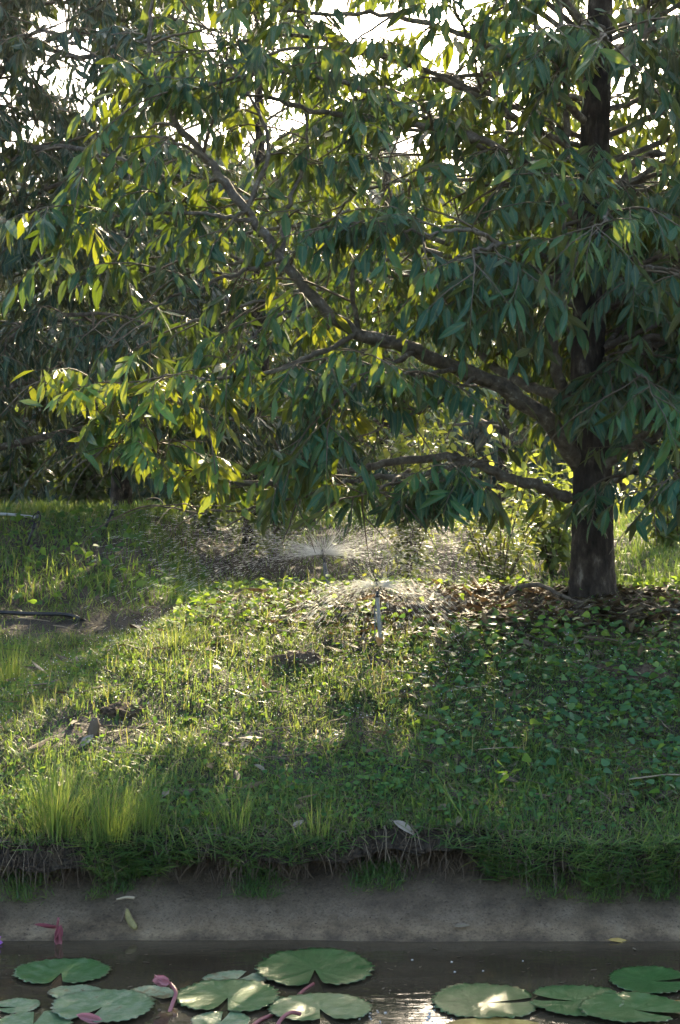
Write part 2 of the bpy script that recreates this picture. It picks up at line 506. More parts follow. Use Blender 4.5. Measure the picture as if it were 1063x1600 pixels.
def zmud(X, R):
    Y, Z = MY[R], MZ[R]
    up = np.clip((Z - 0.1) / 0.15, 0, 1)
    Yn = Y + lip(X) * up + 0.018 * fbm(X * 6, Z * 22, 0.7) * np.clip(Z * 14, 0, 1) + 0.014 * wav(X * 2, 0.3, 4.0) + 0.012 * fbm(X * 9, 0.3, 4.4) * (Z < .12)
    rise = np.clip(Z * 14, 0, 1)
    fine = fbm(X * 34 + 3 * wav(X * 9, Y * 9, .3), Y * 40, 3.3)
    Yn = Yn - 0.017 * np.abs(fine) * rise - 0.009 * fbm(X * 90, Z * 150, 5.1) * rise
    Zn = Z + 0.010 * fbm(X * 8, Y * 8, 2.2) * rise + 0.005 * fbm(X * 60, Y * 60, 6.1) * rise
    Zn = Zn - 0.012 * (wav(X * 23, Y * 31, 8.0) > 0.86) * rise
    return np.stack([X, Yn, Zn], -1)


mxs = np.concatenate([np.linspace(-150, -2, 25)[:-1], np.linspace(-2, 2, 560), np.linspace(2, 150, 25)[1:]])
g = grid('mud_bank', mxs, MY, M['mud'], zmud)
tag(g, 'bare grey mud bank between the water and the grass', 'bank', kind='structure')
mb = MB()
for i in range(1300):
    x0 = rng.uniform(-1.4, 1.4) if i % 3 == 0 else math.sin(i * 12.9) * 1.3 + rng.normal(0, .05); f = rng.random() ** .7
    y0 = 5.60 + .30 * f + lip(x0) * np.clip((f - .5) * 1.5, 0, 1); z0 = np.interp(y0 - lip(x0) * np.clip((f - .5) * 1.5, 0, 1), [5.556, 5.66, 5.75, 5.83, 5.91, 5.97], [0, .05, .09, .122, .148, .175])
    rr = rng.uniform(.001, .004) * (1.5 if rng.random() < .06 else 1)
    oc = np.array([[0, 0, 1], [1, 0, 0], [0, 1, 0], [-1, 0, 0], [0, -1, 0], [0, 0, -1]], float) * rng.uniform(.5, 1.3, (6, 1)) * np.array([1.2, 1, .7])
    mb.add(oc * rr + np.array([x0, y0 - .012, z0 + .004]), [[0, 1, 2], [0, 2, 3], [0, 3, 4], [0, 4, 1], [5, 2, 1], [5, 3, 2], [5, 4, 3], [5, 1, 4]], a=rng.uniform(0, .75))
tag(mb.build('mud_crumbs', M['dry'], smooth=False), 'crumbs of dirt and small debris on the bare mud bank', 'dirt', kind='stuff')
wv = np.array([[-150, -60, 0], [150, -60, 0], [150, 5.70, 0], [-150, 5.70, 0]], float)
o = mesh_obj('pond_water', wv, None, [[0, 1, 2, 3]], M['water'])
tag(o, 'still brown pond water with lily pads in front', 'water', kind='structure')

# ------------------------------------------------------------------ leaf machinery
ST = np.array([0.0, 0.10, 0.22, 0.42, 0.64, 0.84, 1.0])
HW = np.array([0.05, 0.07, 0.62, 1.0, 0.90, 0.46, 0.0])


def leaf_template(st, hw):
    """three vertices a station, one at the tip"""
    t, s = [], []
    for a, b in zip(st[:-1], hw[:-1]):
        t += [a] * 3; s += [-b, 0, b]
    t.append(st[-1]); s.append(0)
    q, tr = [], []
    n = len(st) - 1
    for k in range(n - 1):
        a = 3 * k
        q += [[a, a + 1, a + 4, a + 3], [a + 1, a + 2, a + 5, a + 4]]
    a = 3 * (n - 1)
    tr += [[a, a + 1, a + 3], [a + 1, a + 2, a + 3]]
    edge = [-1, 0, 1] * n + [0]
    return np.array(t), np.array(s), np.array(edge, float), np.array(q), np.array(tr)


LT = leaf_template(ST, HW)
LT_MID = leaf_template(np.array([0.0, 0.14, 0.40, 0.72, 1.0]), np.array([0.05, 0.35, 1.0, 0.78, 0.0]))
LT_LOW = leaf_template(np.array([0.0, 0.2, 0.55, 1.0]), np.array([0.08, 0.6, 1.0, 0.0]))
LT_OVAL = leaf_template(np.array([0.0, 0.18, 0.5, 0.8, 1.0]), np.array([0.1, 0.75, 1.0, 0.65, 0.0]))
LT_HEART = leaf_template(np.array([-0.12, 0.0, 0.25, 0.6, 1.0]), np.array([0.55, 0.9, 1.0, 0.62, 0.0]))
# grass blade: two vertices a station
LT_BLADE = (np.array([0, 0, .35, .35, .7, .7, 1.0]), np.array([-.8, .8, -1, 1, -.7, .7, 0]), np.array([-1, 1, -1, 1, -1, 1, 0.0]),
            np.array([[0, 1, 3, 2], [2, 3, 5, 4]]), np.array([[4, 5, 6]]))
LT_SHORT = (np.array([0, 0, .5, .5, 1.0]), np.array([-.8, .8, -.9, .9, 0]), np.array([-1, 1, -1, 1, 0.0]), np.array([[0, 1, 3, 2]]), np.array([[2, 3, 4]]))
LT_FLAT = (np.array([0, 0, .25, .25, .65, .65, 1.0]), np.array([-.1, .1, -.75, .75, -.9, .9, 0]), np.array([-1, 1, -1, 1, -1, 1, 0.0]),
           np.array([[0, 1, 3, 2], [2, 3, 5, 4]]), np.array([[4, 5, 6]]))


def leaf_verts(B, D, Nn, Ln, Wd, curl, tint, tmpl, fold=0.22, twist=None):
    """arrays of leaves -> vertices, quads, tris, attributes"""
    t, s, edge, q, tr = tmpl
    n = len(B)
    D = nrm(D)
    Nn = nrm(Nn - D * np.sum(Nn * D, -1, keepdims=True))
    Sd = np.cross(D, Nn)
    T = t[None, :]
    along = (Ln[:, None] * T)[..., None] * D[:, None, :]
    wdt = (Wd[:, None] * 0.5 * s[None, :])
    side = wdt[..., None] * Sd[:, None, :]
    lift = (-(curl * Ln)[:, None] * T ** 2 + fold * np.abs(wdt))[..., None] * Nn[:, None, :]
    V = B[:, None, :] + along + side + lift
    k = len(t)
    off = (np.arange(n) * k)[:, None, None]
    Q = (q[None] + off).reshape(-1, 4)
    Tr = (tr[None] + off).reshape(-1, 3)
    at = {'tint': np.repeat(tint, k), 'across': np.tile(edge, n), 'along': np.tile(t, n)}
    return V, Q, Tr, at


def leaves_obj(name, L, tmpl, mat, parent=None, origin=None, fold=0.22):
    V, Q, Tr, at = leaf_verts(L['B'], L['D'], L['N'], L['L'], L['W'], L['C'], L['T'], tmpl, fold)
    return mesh_obj(name, V.reshape(-1, 3), Tr, Q, mat, parent, origin, at, smooth=True)


# region of the bed that the low sun reaches in the photograph
def on_patch(x, y):
    a = ((x + 0.25) / 0.85) ** 2 + ((y - 8.3) / 1.2) ** 2
    b = ((x + 0.95) / 0.5) ** 2 + ((y - 7.35) / 0.6) ** 2
    c = ((x - 0.45) / 0.6) ** 2 + ((y - 9.3) / 0.8) ** 2
    return np.minimum(np.minimum(a, b), c) < 1


LIT = [P(190, 690, 8.3), P(380, 790, 8.4), P(130, 620, 8.25), P(300, 760, 8.35), P(230, 610, 8.05), P(170, 370, 8.3), P(600, 430, 8.4), P(560, 450, 8.5), P(480, 530, 8.5), P(520, 660, 8.2), P(320, 640, 8.1)]
_w = np.random.default_rng(3)
SKYW = [(330, 35, 50, 40), (485, 365, 45, 28), (80, 100, 30, 26)] + [(_w.uniform(0, 1063), _w.uniform(-20, 330), _w.uniform(12, 40), _w.uniform(12, 34)) for _ in range(95)] + [(_w.uniform(540, 900), _w.uniform(0, 330), _w.uniform(14, 40), _w.uniform(14, 34)) for _ in range(20)]
OPENW = [(340, 680, 80, 32), (635, 690, 75, 40), (815, 690, 60, 36), (110, 520, 110, 60), (60, 690, 60, 60), (430, 640, 40, 30), (760, 640, 40, 30), (420, 440, 50, 30), (250, 540, 50, 36), (160, 545, 100, 40), (290, 650, 60, 40), (120, 470, 80, 40),
         (470, 450, 26, 24), (520, 492, 30, 22), (590, 530, 45, 20), (670, 558, 45, 20), (750, 592, 45, 22), (825, 636, 45, 26), (700, 716, 60, 16), (820, 756, 50, 16), (395, 340, 24, 26)]
LOWX = [40, 60, 130, 200, 300, 440, 540, 650, 700, 725, 760, 830, 880, 960, 1063, 1300]
LOWY = [600, 640, 715, 752, 800, 828, 838, 822, 835, 858, 838, 830, 842, 842, 862, 862]


SEEN = [np.array(a, float) for a in ([(290, 210), (330, 255), (385, 330), (440, 405), (500, 475), (560, 520), (640, 545), (720, 575), (800, 615), (868, 672), (895, 710)], [(880, 775), (780, 742), (735, 722), (690, 713), (610, 722), (540, 738)])]


def near_line(x, y, w):
    hit = np.zeros(len(x), bool)
    for L_ in SEEN:
        for a, b in zip(L_[:-1], L_[1:]):
            d = b - a
            t = np.clip(((x - a[0]) * d[0] + (y - a[1]) * d[1]) / (d @ d), 0, 1)
            hit |= np.hypot(x - a[0] - t * d[0], y - a[1] - t * d[1]) < w
    return hit


class Tree:
    def __init__(self, base, ls=0.165, spread=1.0, tint=(0.0, 0.8), keep_sun=0.85):
        self.base = np.asarray(base, float)
        self.B, self.D, self.N, self.L, self.W, self.C, self.T = ([] for _ in range(7))
        self.tw = MB()
        self.limbs = []
        self.ls = ls
        self.tint = tint
        self.keep_sun = keep_sun
        self.prune = False

    def spray(self, b, d, length, n, force=False, ls=None, young=0.0, hang=1.0):
        """a thin drooping twig with leaves hanging in two rows"""
        b = np.asarray(b, float)
        d = nrm(np.asarray(d, float))
        if not force:
            mid = b + d * length * 0.6 - UP * 0.08
            q = mid - S * ((mid[2] - 0.8) / S[2])
            if on_patch(q[0], q[1]) and rng.random() < self.keep_sun:
                return
            near = mid - S * ((mid[2] - 0.25) / S[2])
            shade = 4.4 < near[1] < 6.9 and abs(near[0]) < 2.0 and not on_patch(q[0], q[1])
            for tg in LIT:
                v = mid - tg
                al = v @ S
                if al > 0.3 and np.linalg.norm(v - al * S) < (0.2 if shade else 0.38) and rng.random() < 0.9:
                    return
            sx, sy = CX + F * mid[0] / mid[1], HZ - F * (mid[2] - CAMZ) / mid[1]
            for wx, wy, wa, wb in SKYW:
                if ((sx - wx) / wa) ** 2 + ((sy - wy) / wb) ** 2 < 1 and rng.random() < (0.45 if shade else 0.75):
                    return
            if self.prune and mid[1] < 9.4 * 1.02:
                for wx, wy, wa, wb in OPENW:
                    if ((sx - wx) / wa) ** 2 + ((sy - wy) / wb) ** 2 < 1 and rng.random() < 0.92:
                        return
        k = 6
        pts = [b]
        dd = d.copy()
        for _ in range(k - 1):
            dd = nrm(dd + np.array([0, 0, -0.10]) + rng.normal(0, 0.06, 3))
            pts.append(pts[-1] + dd * length / (k - 1))
        pts = np.array(pts)
        self.tw.tube(pts[[0, 2, 3, 5]], np.linspace(0.0045, 0.0016, 4), 3, cap=False)
        t = np.linspace(0.12, 1.0, n) + rng.normal(0, 0.02, n)
        ti = np.clip(t, 0, 1) * (k - 1)
        i = np.minimum(ti.astype(int), k - 2)
        f = (ti - i)[:, None]
        pos = pts[i] * (1 - f) + pts[i + 1] * f
        tan = nrm(pts[i + 1] - pts[i])
        side = nrm(np.cross(tan, UP) + 1e-5)
        sg = np.where(np.arange(n) % 2 == 0, 1.0, -1.0)[:, None]
        a = rng.uniform(0.1, 0.85, (n, 1)); bb = rng.uniform(0.0, 0.75, (n, 1)); c = rng.uniform(0.2, 1.1, (n, 1)) * hang
        D = side * sg * a + tan * bb - UP * c + rng.normal(0, 0.2, (n, 3))
        Nn = side * sg * 0.65 + UP * 0.55 + tan * 0.45 + rng.normal(0, 0.38, (n, 3))
        ls = (ls or self.ls)
        sz = ls * rng.uniform(0.55, 1.22, n) * np.where(t > 0.9, 0.8, 1)
        if self.prune:
            tip = pos + nrm(D) * sz[:, None]
            ok = HZ - F * (tip[:, 2] - CAMZ) / tip[:, 1] < np.interp(CX + F * tip[:, 0] / tip[:, 1], LOWX, LOWY) + rng.normal(0, 6, n)
            md = pos + nrm(D) * sz[:, None] * .55
            ok &= ~(near_line(CX + F * md[:, 0] / md[:, 1], HZ - F * (md[:, 2] - CAMZ) / md[:, 1], 24) & (md[:, 1] < 9.25) & (rng.random(n) < .72))
            pos, D, Nn, sz, t = pos[ok], D[ok], Nn[ok], sz[ok], t[ok]
            n = len(pos)
        tt = rng.uniform(*self.tint) * 0.75 + rng.uniform(0, 0.28, n) + young  # last offset yellows chosen sprays: backlit glow put into leaf colour
        self.B.append(pos); self.D.append(D); self.N.append(Nn); self.L.append(sz)
        self.W.append(sz * rng.uniform(0.22, 0.30, n)); self.C.append(rng.uniform(-0.16, 0.42, n)); self.T.append(np.clip(tt, 0, 1))

    def branch(self, b, d, length, r, nsp=5, sl=0.34, nl=13, droop=0.07, **kw):
        """secondary branch carrying sprays"""
        d = nrm(d)
        k = 7
        pts = [np.asarray(b, float)]
        dd = d.copy()
        for _ in range(k - 1):
            dd = nrm(dd + np.array([0, 0, -droop]) + rng.normal(0, 0.09, 3))
            pts.append(pts[-1] + dd * length / (k - 1))
        pts = np.array(pts)
        self.tw.tube(pts, np.linspace(r, max(0.004, r * 0.35), k), 4, cap=False)
        for j in range(nsp):
            u = (j + 0.6 + rng.uniform(-.25, .25)) / nsp * (k - 1)
            i = min(int(u), k - 2)
            p = pts[i] + (pts[i + 1] - pts[i]) * (u - i)
            tan = nrm(pts[i + 1] - pts[i])
            lat = nrm(np.cross(tan, UP) + 1e-5) * (1 if j % 2 else -1)
            sd = tan * rng.uniform(0.3, 0.9) + lat * rng.uniform(0.3, 1.0) + UP * rng.uniform(-0.35, 0.25)
            self.spray(p, sd, sl * rng.uniform(0.7, 1.25), max(4, int(nl * rng.uniform(0.75, 1.25))), **kw)
        self.spray(pts[-1], pts[-1] - pts[-2], sl, nl, **kw)

    def limb(self, pts, r0, r1, every=0.24, start=0.25, blen=0.6, nsp=4, end=1.0, side=None, n=None, up=0.15, nb=1, **kw):
        line = smooth_line(pts, n or max(10, 6 * len(pts)))
        m = len(line)
        line[2:-1] += rng.normal(0, 0.006, (m - 3, 3))
        rad = r0 + (r1 - r0) * np.linspace(0, 1, m) ** 0.8
        rad = rad * (1 + 0.05 * rng.normal(0, 1, m))
        self.limbs.append((line, rad))
        seg = np.linalg.norm(np.diff(line, axis=0), axis=1)
        cum = np.concatenate([[0], np.cumsum(seg)])
        tot = cum[-1]
        s = tot * start
        j = 0
        while s < tot * end:
            i = min(np.searchsorted(cum, s) - 1, m - 2)
            f = (s - cum[i]) / max(seg[i], 1e-6)
            p = line[i] + (line[i + 1] - line[i]) * f
            tan = nrm(line[i + 1] - line[i])
            lat = nrm(np.cross(tan, UP) + 1e-5)
            vert = np.cross(lat, tan)
            for _ in range(nb):
                ang = (j % 2) * math.pi + rng.uniform(-0.9, 0.9)
                if side is not None:
                    ang = side + rng.uniform(-0.8, 0.8)
                dv = tan * rng.uniform(0.25, 0.9) + (lat * math.cos(ang) + vert * math.sin(ang)) + UP * rng.uniform(-0.2, up)
                self.branch(p, dv, blen * rng.uniform(0.6, 1.3), min(0.012, rad[i] * 0.6), nsp=nsp, **kw)
                j += 1
            s += every * rng.uniform(0.7, 1.3)
        self.branch(line[-1], line[-1] - line[-3], blen * 0.8, r1 * 0.9, nsp=nsp, **kw)
        return line

    def finish(self):
        self.A = dict(B=np.vstack(self.B), D=np.vstack(self.D), N=np.vstack(self.N), L=np.concatenate(self.L), W=np.concatenate(self.W),
                      C=np.concatenate(self.C), T=np.concatenate(self.T))
        return self.A


def sub(A, idx):
    return {k: v[idx] for k, v in A.items()}


def trunk_mesh(pts, rad, sides=22, flare=0.0, rough=0.04):
    pts = smooth_line(pts, 60 if sides < 30 else 120)
    n = len(pts)
    r = np.interp(np.linspace(0, 1, n), np.linspace(0, 1, len(rad)), rad)
    ang = np.linspace(0, 2 * math.pi, sides, endpoint=False)
    h = pts[:, 2] - pts[0, 2]
    bulge = 1 + flare * np.exp(-h / 0.13)[:, None] * (0.5 + 0.5 * np.cos(ang * 5 + 0.7 + .5 * np.sin(ang * 2))[None, :])
    rr = r[:, None] * bulge * (1 + rough * .6 * np.sin(ang[None, :] * 11 + 2 * np.sin(h[:, None] * 3)) + rough * (wav(ang[None, :] * 3 + 0 * h[:, None], h[:, None] * 5, 0.5)) + rough * 0.6 * rng.normal(0, 0.5, (n, sides)))
    V = pts[:, None, :] + np.stack([rr * np.cos(ang), rr * np.sin(ang), np.zeros_like(rr)], -1)
    i = np.arange(n - 1)[:, None] * sides
    j = np.arange(sides)[None, :]
    j2 = (j + 1) % sides
    q = np.stack([i + j, i + j2, i + sides + j2, i + sides + j], -1).reshape(-1, 4)
    return V.reshape(-1, 3), q


# ------------------------------------------------------------------ the big durian tree
TB = G(925, 938)
D0 = float(TB[1])
k9 = D0 / 9.3                                    # depths below were estimated for a trunk at 9.3 m


def PP(*tr):
    return [P(a, b, c * k9) for a, b, c in tr]


main = Tree(TB, 0.152, tint=(0.0, 0.75), keep_sun=0.95)
R = main.limb
main.prune = True
px2m = D0 / F
# limb rising left across the middle of the picture
R(PP((905, 725, 9.3), (868, 672, 9.15), (800, 615, 9.0), (720, 575, 8.85), (640, 545, 8.7), (560, 520, 8.6), (500, 475, 8.55), (440, 405, 8.5), (385, 330, 8.5), (330, 255, 8.5), (275, 190, 8.5), (240, 110, 8.5), (235, 20, 8.5)),
  0.056, 0.012, every=0.22, start=0.52, blen=0.55, nsp=4, n=60)
# its side branches
R(PP((560, 520, 8.6), (490, 555, 8.35), (410, 585, 8.2), (330, 592, 8.1), (250, 590, 8.05)), 0.016, 0.006, every=0.24, start=0.2, blen=0.3, nsp=2)
R(PP((650, 548, 8.7), (590, 580, 8.4), (540, 615, 8.2), (500, 650, 8.1)), 0.015, 0.006, every=0.22, start=0.25, blen=0.36, nsp=3)
R(PP((440, 405, 8.5), (365, 430, 8.3), (290, 455, 8.2), (225, 490, 8.1)), 0.014, 0.005, every=0.3, start=0.3, blen=0.32, nsp=2)
R(PP((395, 345, 8.5), (310, 335, 8.4), (220, 335, 8.3), (145, 345, 8.3)), 0.014, 0.005, every=0.17, start=0.2, blen=0.38, nsp=3)
R(PP((330, 255, 8.5), (265, 215, 8.3), (195, 215, 8.2)), 0.012, 0.005, every=0.17, start=0.2, blen=0.36, nsp=3)
R(PP((500, 475, 8.55), (440, 490, 8.3), (390, 530, 8.1)), 0.012, 0.005, every=0.17, start=0.2, blen=0.34, nsp=3)
R(PP((560, 520, 8.6), (550, 430, 8.5), (590, 340, 8.4), (600, 300, 8.3)), 0.016, 0.006, every=0.18, start=0.2, blen=0.42, nsp=4)
R(PP((440, 405, 8.5), (450, 320, 8.6), (480, 240, 8.7), (470, 150, 8.8)), 0.016, 0.006, every=0.18, start=0.2, blen=0.42, nsp=4)
R(PP((385, 330, 8.5), (420, 230, 8.6), (380, 130, 8.7), (330, 50, 8.8)), 0.014, 0.006, every=0.2, start=0.3, blen=0.42, nsp=4)
R(PP((720, 575, 8.85), (660, 585, 8.4), (590, 575, 8.1), (520, 560, 7.9)), 0.014, 0.005, every=0.2, start=0.35, blen=0.36, nsp=3)
R(PP((740, 590, 8.85), (700, 620, 8.5), (660, 640, 8.3), (610, 660, 8.2)), 0.012, 0.005, every=0.2, start=0.3, blen=0.32, nsp=3)
# low branch sweeping far left over the sprinklers
R(PP((890, 778, 9.3), (840, 760, 9.2), (780, 742, 9.1), (735, 722, 9.05), (690, 713, 9.0), (610, 722, 8.85), (540, 738, 8.7), (470, 752, 8.6), (390, 757, 8.5), (325, 740, 8.4), (262, 713, 8.35), (215, 678, 8.3), (178, 635, 8.3), (125, 605, 8.25), (75, 594, 8.2)),
  0.034, 0.004, every=0.22, start=0.45, blen=0.2, nsp=2, n=80, young=0.3)
R(PP((735, 722, 9.05), (650, 742, 8.8), (560, 748, 8.5), (480, 775, 8.3), (420, 790, 8.2)), 0.020, 0.006, every=0.2, start=0.4, blen=0.30, nsp=3)
R(PP((540, 738, 8.7), (460, 775, 8.5), (390, 795, 8.4), (330, 800, 8.3), (250, 790, 8.25)), 0.010, 0.004, every=0.2, start=0.35, blen=0.2, nsp=2, young=0.3)
R(PP((262, 713, 8.35), (230, 700, 8.2), (200, 690, 8.1)), 0.006, 0.003, every=0.1, start=0.2, blen=0.2, nsp=2, young=0.35, force=True)
R(PP((215, 678, 8.3), (190, 640, 8.15), (230, 605, 8.0)), 0.006, 0.003, every=0.12, start=0.2, blen=0.2, nsp=2, young=0.35, force=True)
R(PP((700, 716, 9.0), (720, 735, 8.5), (722, 745, 8.1)), 0.012, 0.005, every=0.12, start=0.4, blen=0.2, nsp=3)
R(PP((640, 735, 8.9), (600, 760, 8.4), (560, 775, 8.1)), 0.012, 0.005, every=0.15, start=0.3, blen=0.25, nsp=3)
for gx, gy, gd, dx in ((190, 655, 8.15, -1), (200, 672, 8.2, .2), (175, 640, 8.25, -.6), (330, 742, 8.35, .5), (300, 735, 8.3, -.5), (380, 760, 8.4, -.3), (410, 765, 8.35, .4), (440, 752, 8.5, -.2),
                       (250, 595, 8.05, -.9), (220, 596, 8.1, -.7), (130, 606, 8.25, -1), (715, 735, 8.1, .1), (728, 740, 8.05, .3), (590, 350, 8.35, .2), (610, 340, 8.3, -.3), (480, 500, 8.5, .2),
                       (520, 490, 8.55, -.3), (540, 640, 8.2, .1), (525, 650, 8.2, -.3), (330, 600, 8.1, .2), (160, 345, 8.3, -.8), (140, 350, 8.3, .2), (430, 410, 8.5, -.1), (870, 770, 9.2, -.8)):
    for _ in range(2):
        main.spray(P(gx, gy, gd * k9), np.array([dx, rng.normal(0, .6), rng.uniform(-.3, .15)]), rng.uniform(.14, .26), 8, force=True, young=rng.uniform(.25, .45), hang=1.3)  # raised tint paints sun glow into these sprays
# pale limb going back
R(PP((900, 628, 9.4), (850, 612, 9.8), (790, 585, 10.2), (720, 520, 10.6), (660, 430, 10.9), (620, 330, 11.0)), 0.042, 0.012, every=0.3, start=0.45, blen=0.6, nsp=4)
# upright branch beside the trunk
R(PP((890, 640, 9.2), (868, 570, 8.95), (868, 470, 8.9), (880, 350, 8.9), (886, 210, 8.9), (880, 80, 8.9), (870, -80, 8.9)), 0.036, 0.012, every=0.26, start=0.35, blen=0.5, nsp=4)
# the dark hanging mass left of the trunk
R(PP((920, 440, 9.3), (850, 400, 8.7), (790, 385, 8.2), (740, 390, 7.8)), 0.022, 0.008, every=0.17, start=0.4, blen=0.36, nsp=4)
R(PP((790, 385, 8.2), (740, 360, 8.0), (670, 365, 7.9), (600, 350, 7.9)), 0.012, 0.006, every=0.18, start=0.2, blen=0.38, nsp=3)
# upper limbs
R(PP((922, 300, 9.3), (820, 250, 9.0), (710, 205, 8.8), (600, 190, 8.7), (500, 175, 8.6), (410, 150, 8.5)), 0.028, 0.010, every=0.24, start=0.14, blen=0.5, nsp=4)
R(PP((925, 200, 9.3), (840, 120, 9.0), (740, 60, 8.9), (620, 25, 8.8), (480, 20, 8.8)), 0.026, 0.010, every=0.25, start=0.14, blen=0.5, nsp=4)
R(PP((928, 60, 9.3), (840, -40, 9.0), (700, -90, 8.9), (540, -80, 8.8)), 0.028, 0.010, every=0.28, start=0.14, blen=0.5, nsp=4)
R(PP((918, 350, 9.4), (820, 290, 10.1), (720, 250, 10.7), (620, 240, 11.2)), 0.030, 0.010, every=0.3, start=0.35, blen=0.55, nsp=4)
R(PP((920, 150, 9.4), (860, 60, 10.2), (780, 0, 11.0)), 0.028, 0.010, every=0.3, start=0.35, blen=0.55, nsp=4)
# right side
R(PP((935, 610, 9.25), (985, 545, 9.1), (1063, 520, 9.0), (1180, 500, 8.9), (1300, 480, 8.8)), 0.034, 0.010, every=0.26, start=0.3, blen=0.45, nsp=4)
R(PP((935, 735, 9.25), (990, 695, 9.1), (1020, 655, 9.0), (1060, 590, 8.9), (1130, 510, 8.9)), 0.034, 0.010, every=0.26, start=0.4, blen=0.45, nsp=4)
R(PP((945, 715, 9.3), (1010, 690, 9.3), (1063, 660, 9.2), (1200, 650, 9.0)), 0.036, 0.010, every=0.22, start=0.3, blen=0.42, nsp=4)
R(PP((940, 480, 9.3), (1010, 458, 9.5), (1063, 450, 9.6), (1200, 420, 9.7)), 0.030, 0.010, every=0.28, start=0.3, blen=0.5, nsp=4)
R(PP((945, 760, 9.2), (985, 740, 8.7), (1030, 730, 8.3), (1080, 735, 8.0)), 0.020, 0.006, every=0.16, start=0.3, blen=0.32, nsp=3)
R(PP((940, 330, 9.3), (1000, 250, 9.2), (1063, 236, 9.1), (1200, 220, 9.0)), 0.024, 0.010, every=0.22, start=0.12, blen=0.5, nsp=4)
R(PP((938, 130, 9.3), (1010, 50, 9.2), (1100, 20, 9.1), (1250, 0, 9.0)), 0.022, 0.010, every=0.22, start=0.12, blen=0.5, nsp=4)
R(PP((930, 400, 9.2), (940, 340, 8.7), (950, 330, 8.2), (945, 345, 7.8)), 0.022, 0.008, every=0.18, start=0.35, blen=0.38, nsp=4)
R(PP((930, 500, 9.2), (960, 450, 8.8), (1000, 420, 8.4), (1050, 420, 8.0)), 0.022, 0.008, every=0.2, start=0.35, blen=0.38, nsp=4)
R(PP((930, 640, 9.2), (950, 600, 8.8), (980, 585, 8.4), (1010, 590, 8.1)), 0.016, 0.006, every=0.2, start=0.45, blen=0.3, nsp=3)
R(PP((935, 100, 9.2), (940, 60, 8.6), (950, 60, 8.0)), 0.022, 0.008, every=0.2, start=0.35, blen=0.42, nsp=4)
R(PP((935, 420, 9.4), (1000, 380, 10.2), (1080, 340, 11.0)), 0.030, 0.010, every=0.3, start=0.35, blen=0.55, nsp=4)
for y0 in (40, 270, 560):
    R(PP((932, y0 + 40, 9.25), (945, y0 + 5, 8.9), (925 + rng.uniform(-30, 30), y0, 8.6)), 0.014, 0.006, every=0.16, start=0.25, blen=0.3, nsp=3)
for a in np.linspace(-0.5, 1.35, 8):
    for h in (1.05, 1.35, 1.7):
        p0 = TB + UP * (h + rng.uniform(-.1, .1))
        dv = np.array([math.cos(a), math.sin(a), 0])
        R([p0, p0 + dv * .8 + UP * .3, p0 + dv * 1.5 + UP * rng.uniform(.2, .45), p0 + dv * 2.1 + UP * rng.uniform(.1, .4)], 0.018, 0.008, every=0.26, start=0.3, blen=0.42, nsp=4)
# the far side of the crown
for i, a in enumerate(np.linspace(-0.35, math.pi + 0.35, 9)):
    for h, ln in ((1.5, 2.3), (2.0, 2.4), (2.5, 2.2), (3.1, 1.9)):
        a2 = a + rng.uniform(-.15, .15)
        p0 = TB + UP * (h + rng.uniform(-.3, .3))
        dv = np.array([math.cos(a2), math.sin(a2), 0])
        bend = np.cross(dv, UP) * rng.uniform(-.35, .35)
        lift = rng.uniform(-.25, .55)
        R([p0, p0 + dv * ln * .4 + UP * (.25 + lift * .5) + bend * .5, p0 + dv * ln * .75 + UP * (.25 + lift) + bend, p0 + dv * ln + UP * (.1 + lift) + bend * .6], 0.018, 0.008, every=0.26, start=0.18, blen=0.5, nsp=4)
# crown above the frame
for a in np.linspace(0, 2 * math.pi, 9, endpoint=False):
    top = P(935, -40 - 90 * (a % 1.7), D0)
    dv = np.array([math.cos(a), math.sin(a), 0.15])
    R([top, top + dv * 0.8, top + dv * 1.6 + UP * 0.05], 0.03, 0.01, every=0.3, start=0.35, blen=0.5, nsp=4)

# ------------------------------------------------------------------ the other trees of the orchard


def orchard_tree(px, d, height, radius, nlimb, low, ls=0.165, every=0.34, nsp=4, blen=0.6, tint=(0.0, 0.7), az=None, keep=0.93, nl=11):
    base = np.array([(px - CX) / F * d, d, 0.0])
    base[2] = H(base[0], base[1])
    t = Tree(base, ls, tint=tint, keep_sun=keep)
    for i in range(nlimb):
        f = (i + 0.5) / nlimb
        z = low + (height - low) * f
        a = i * 2.39996 + rng.uniform(-.3, .3)
        if az is not None:
            a = az[0] + (az[1] - az[0]) * ((i * 0.618) % 1)
        r = radius * (1 - 0.75 * f ** 1.6) * rng.uniform(0.8, 1.1)
        dv = np.array([math.cos(a), math.sin(a), 0])
        p0 = base + UP * z
        rise = 0.25 * r * (0.4 + f)
        t.limb([p0, p0 + dv * r * .35 + UP * rise * .8, p0 + dv * r * .7 + UP * rise, p0 + dv * r + UP * rise * 0.6],
               0.028 * (1.1 - f) + .006, 0.008, every=every, start=0.22, blen=blen, nsp=nsp, nl=nl)
    t.height = height
    return t


left = orchard_tree(-40, 13.2, 7.2, 2.8, 46, 0.5, ls=0.165, every=0.18, nsp=6, blen=0.6, tint=(0.0, 0.15))
lb = left.base
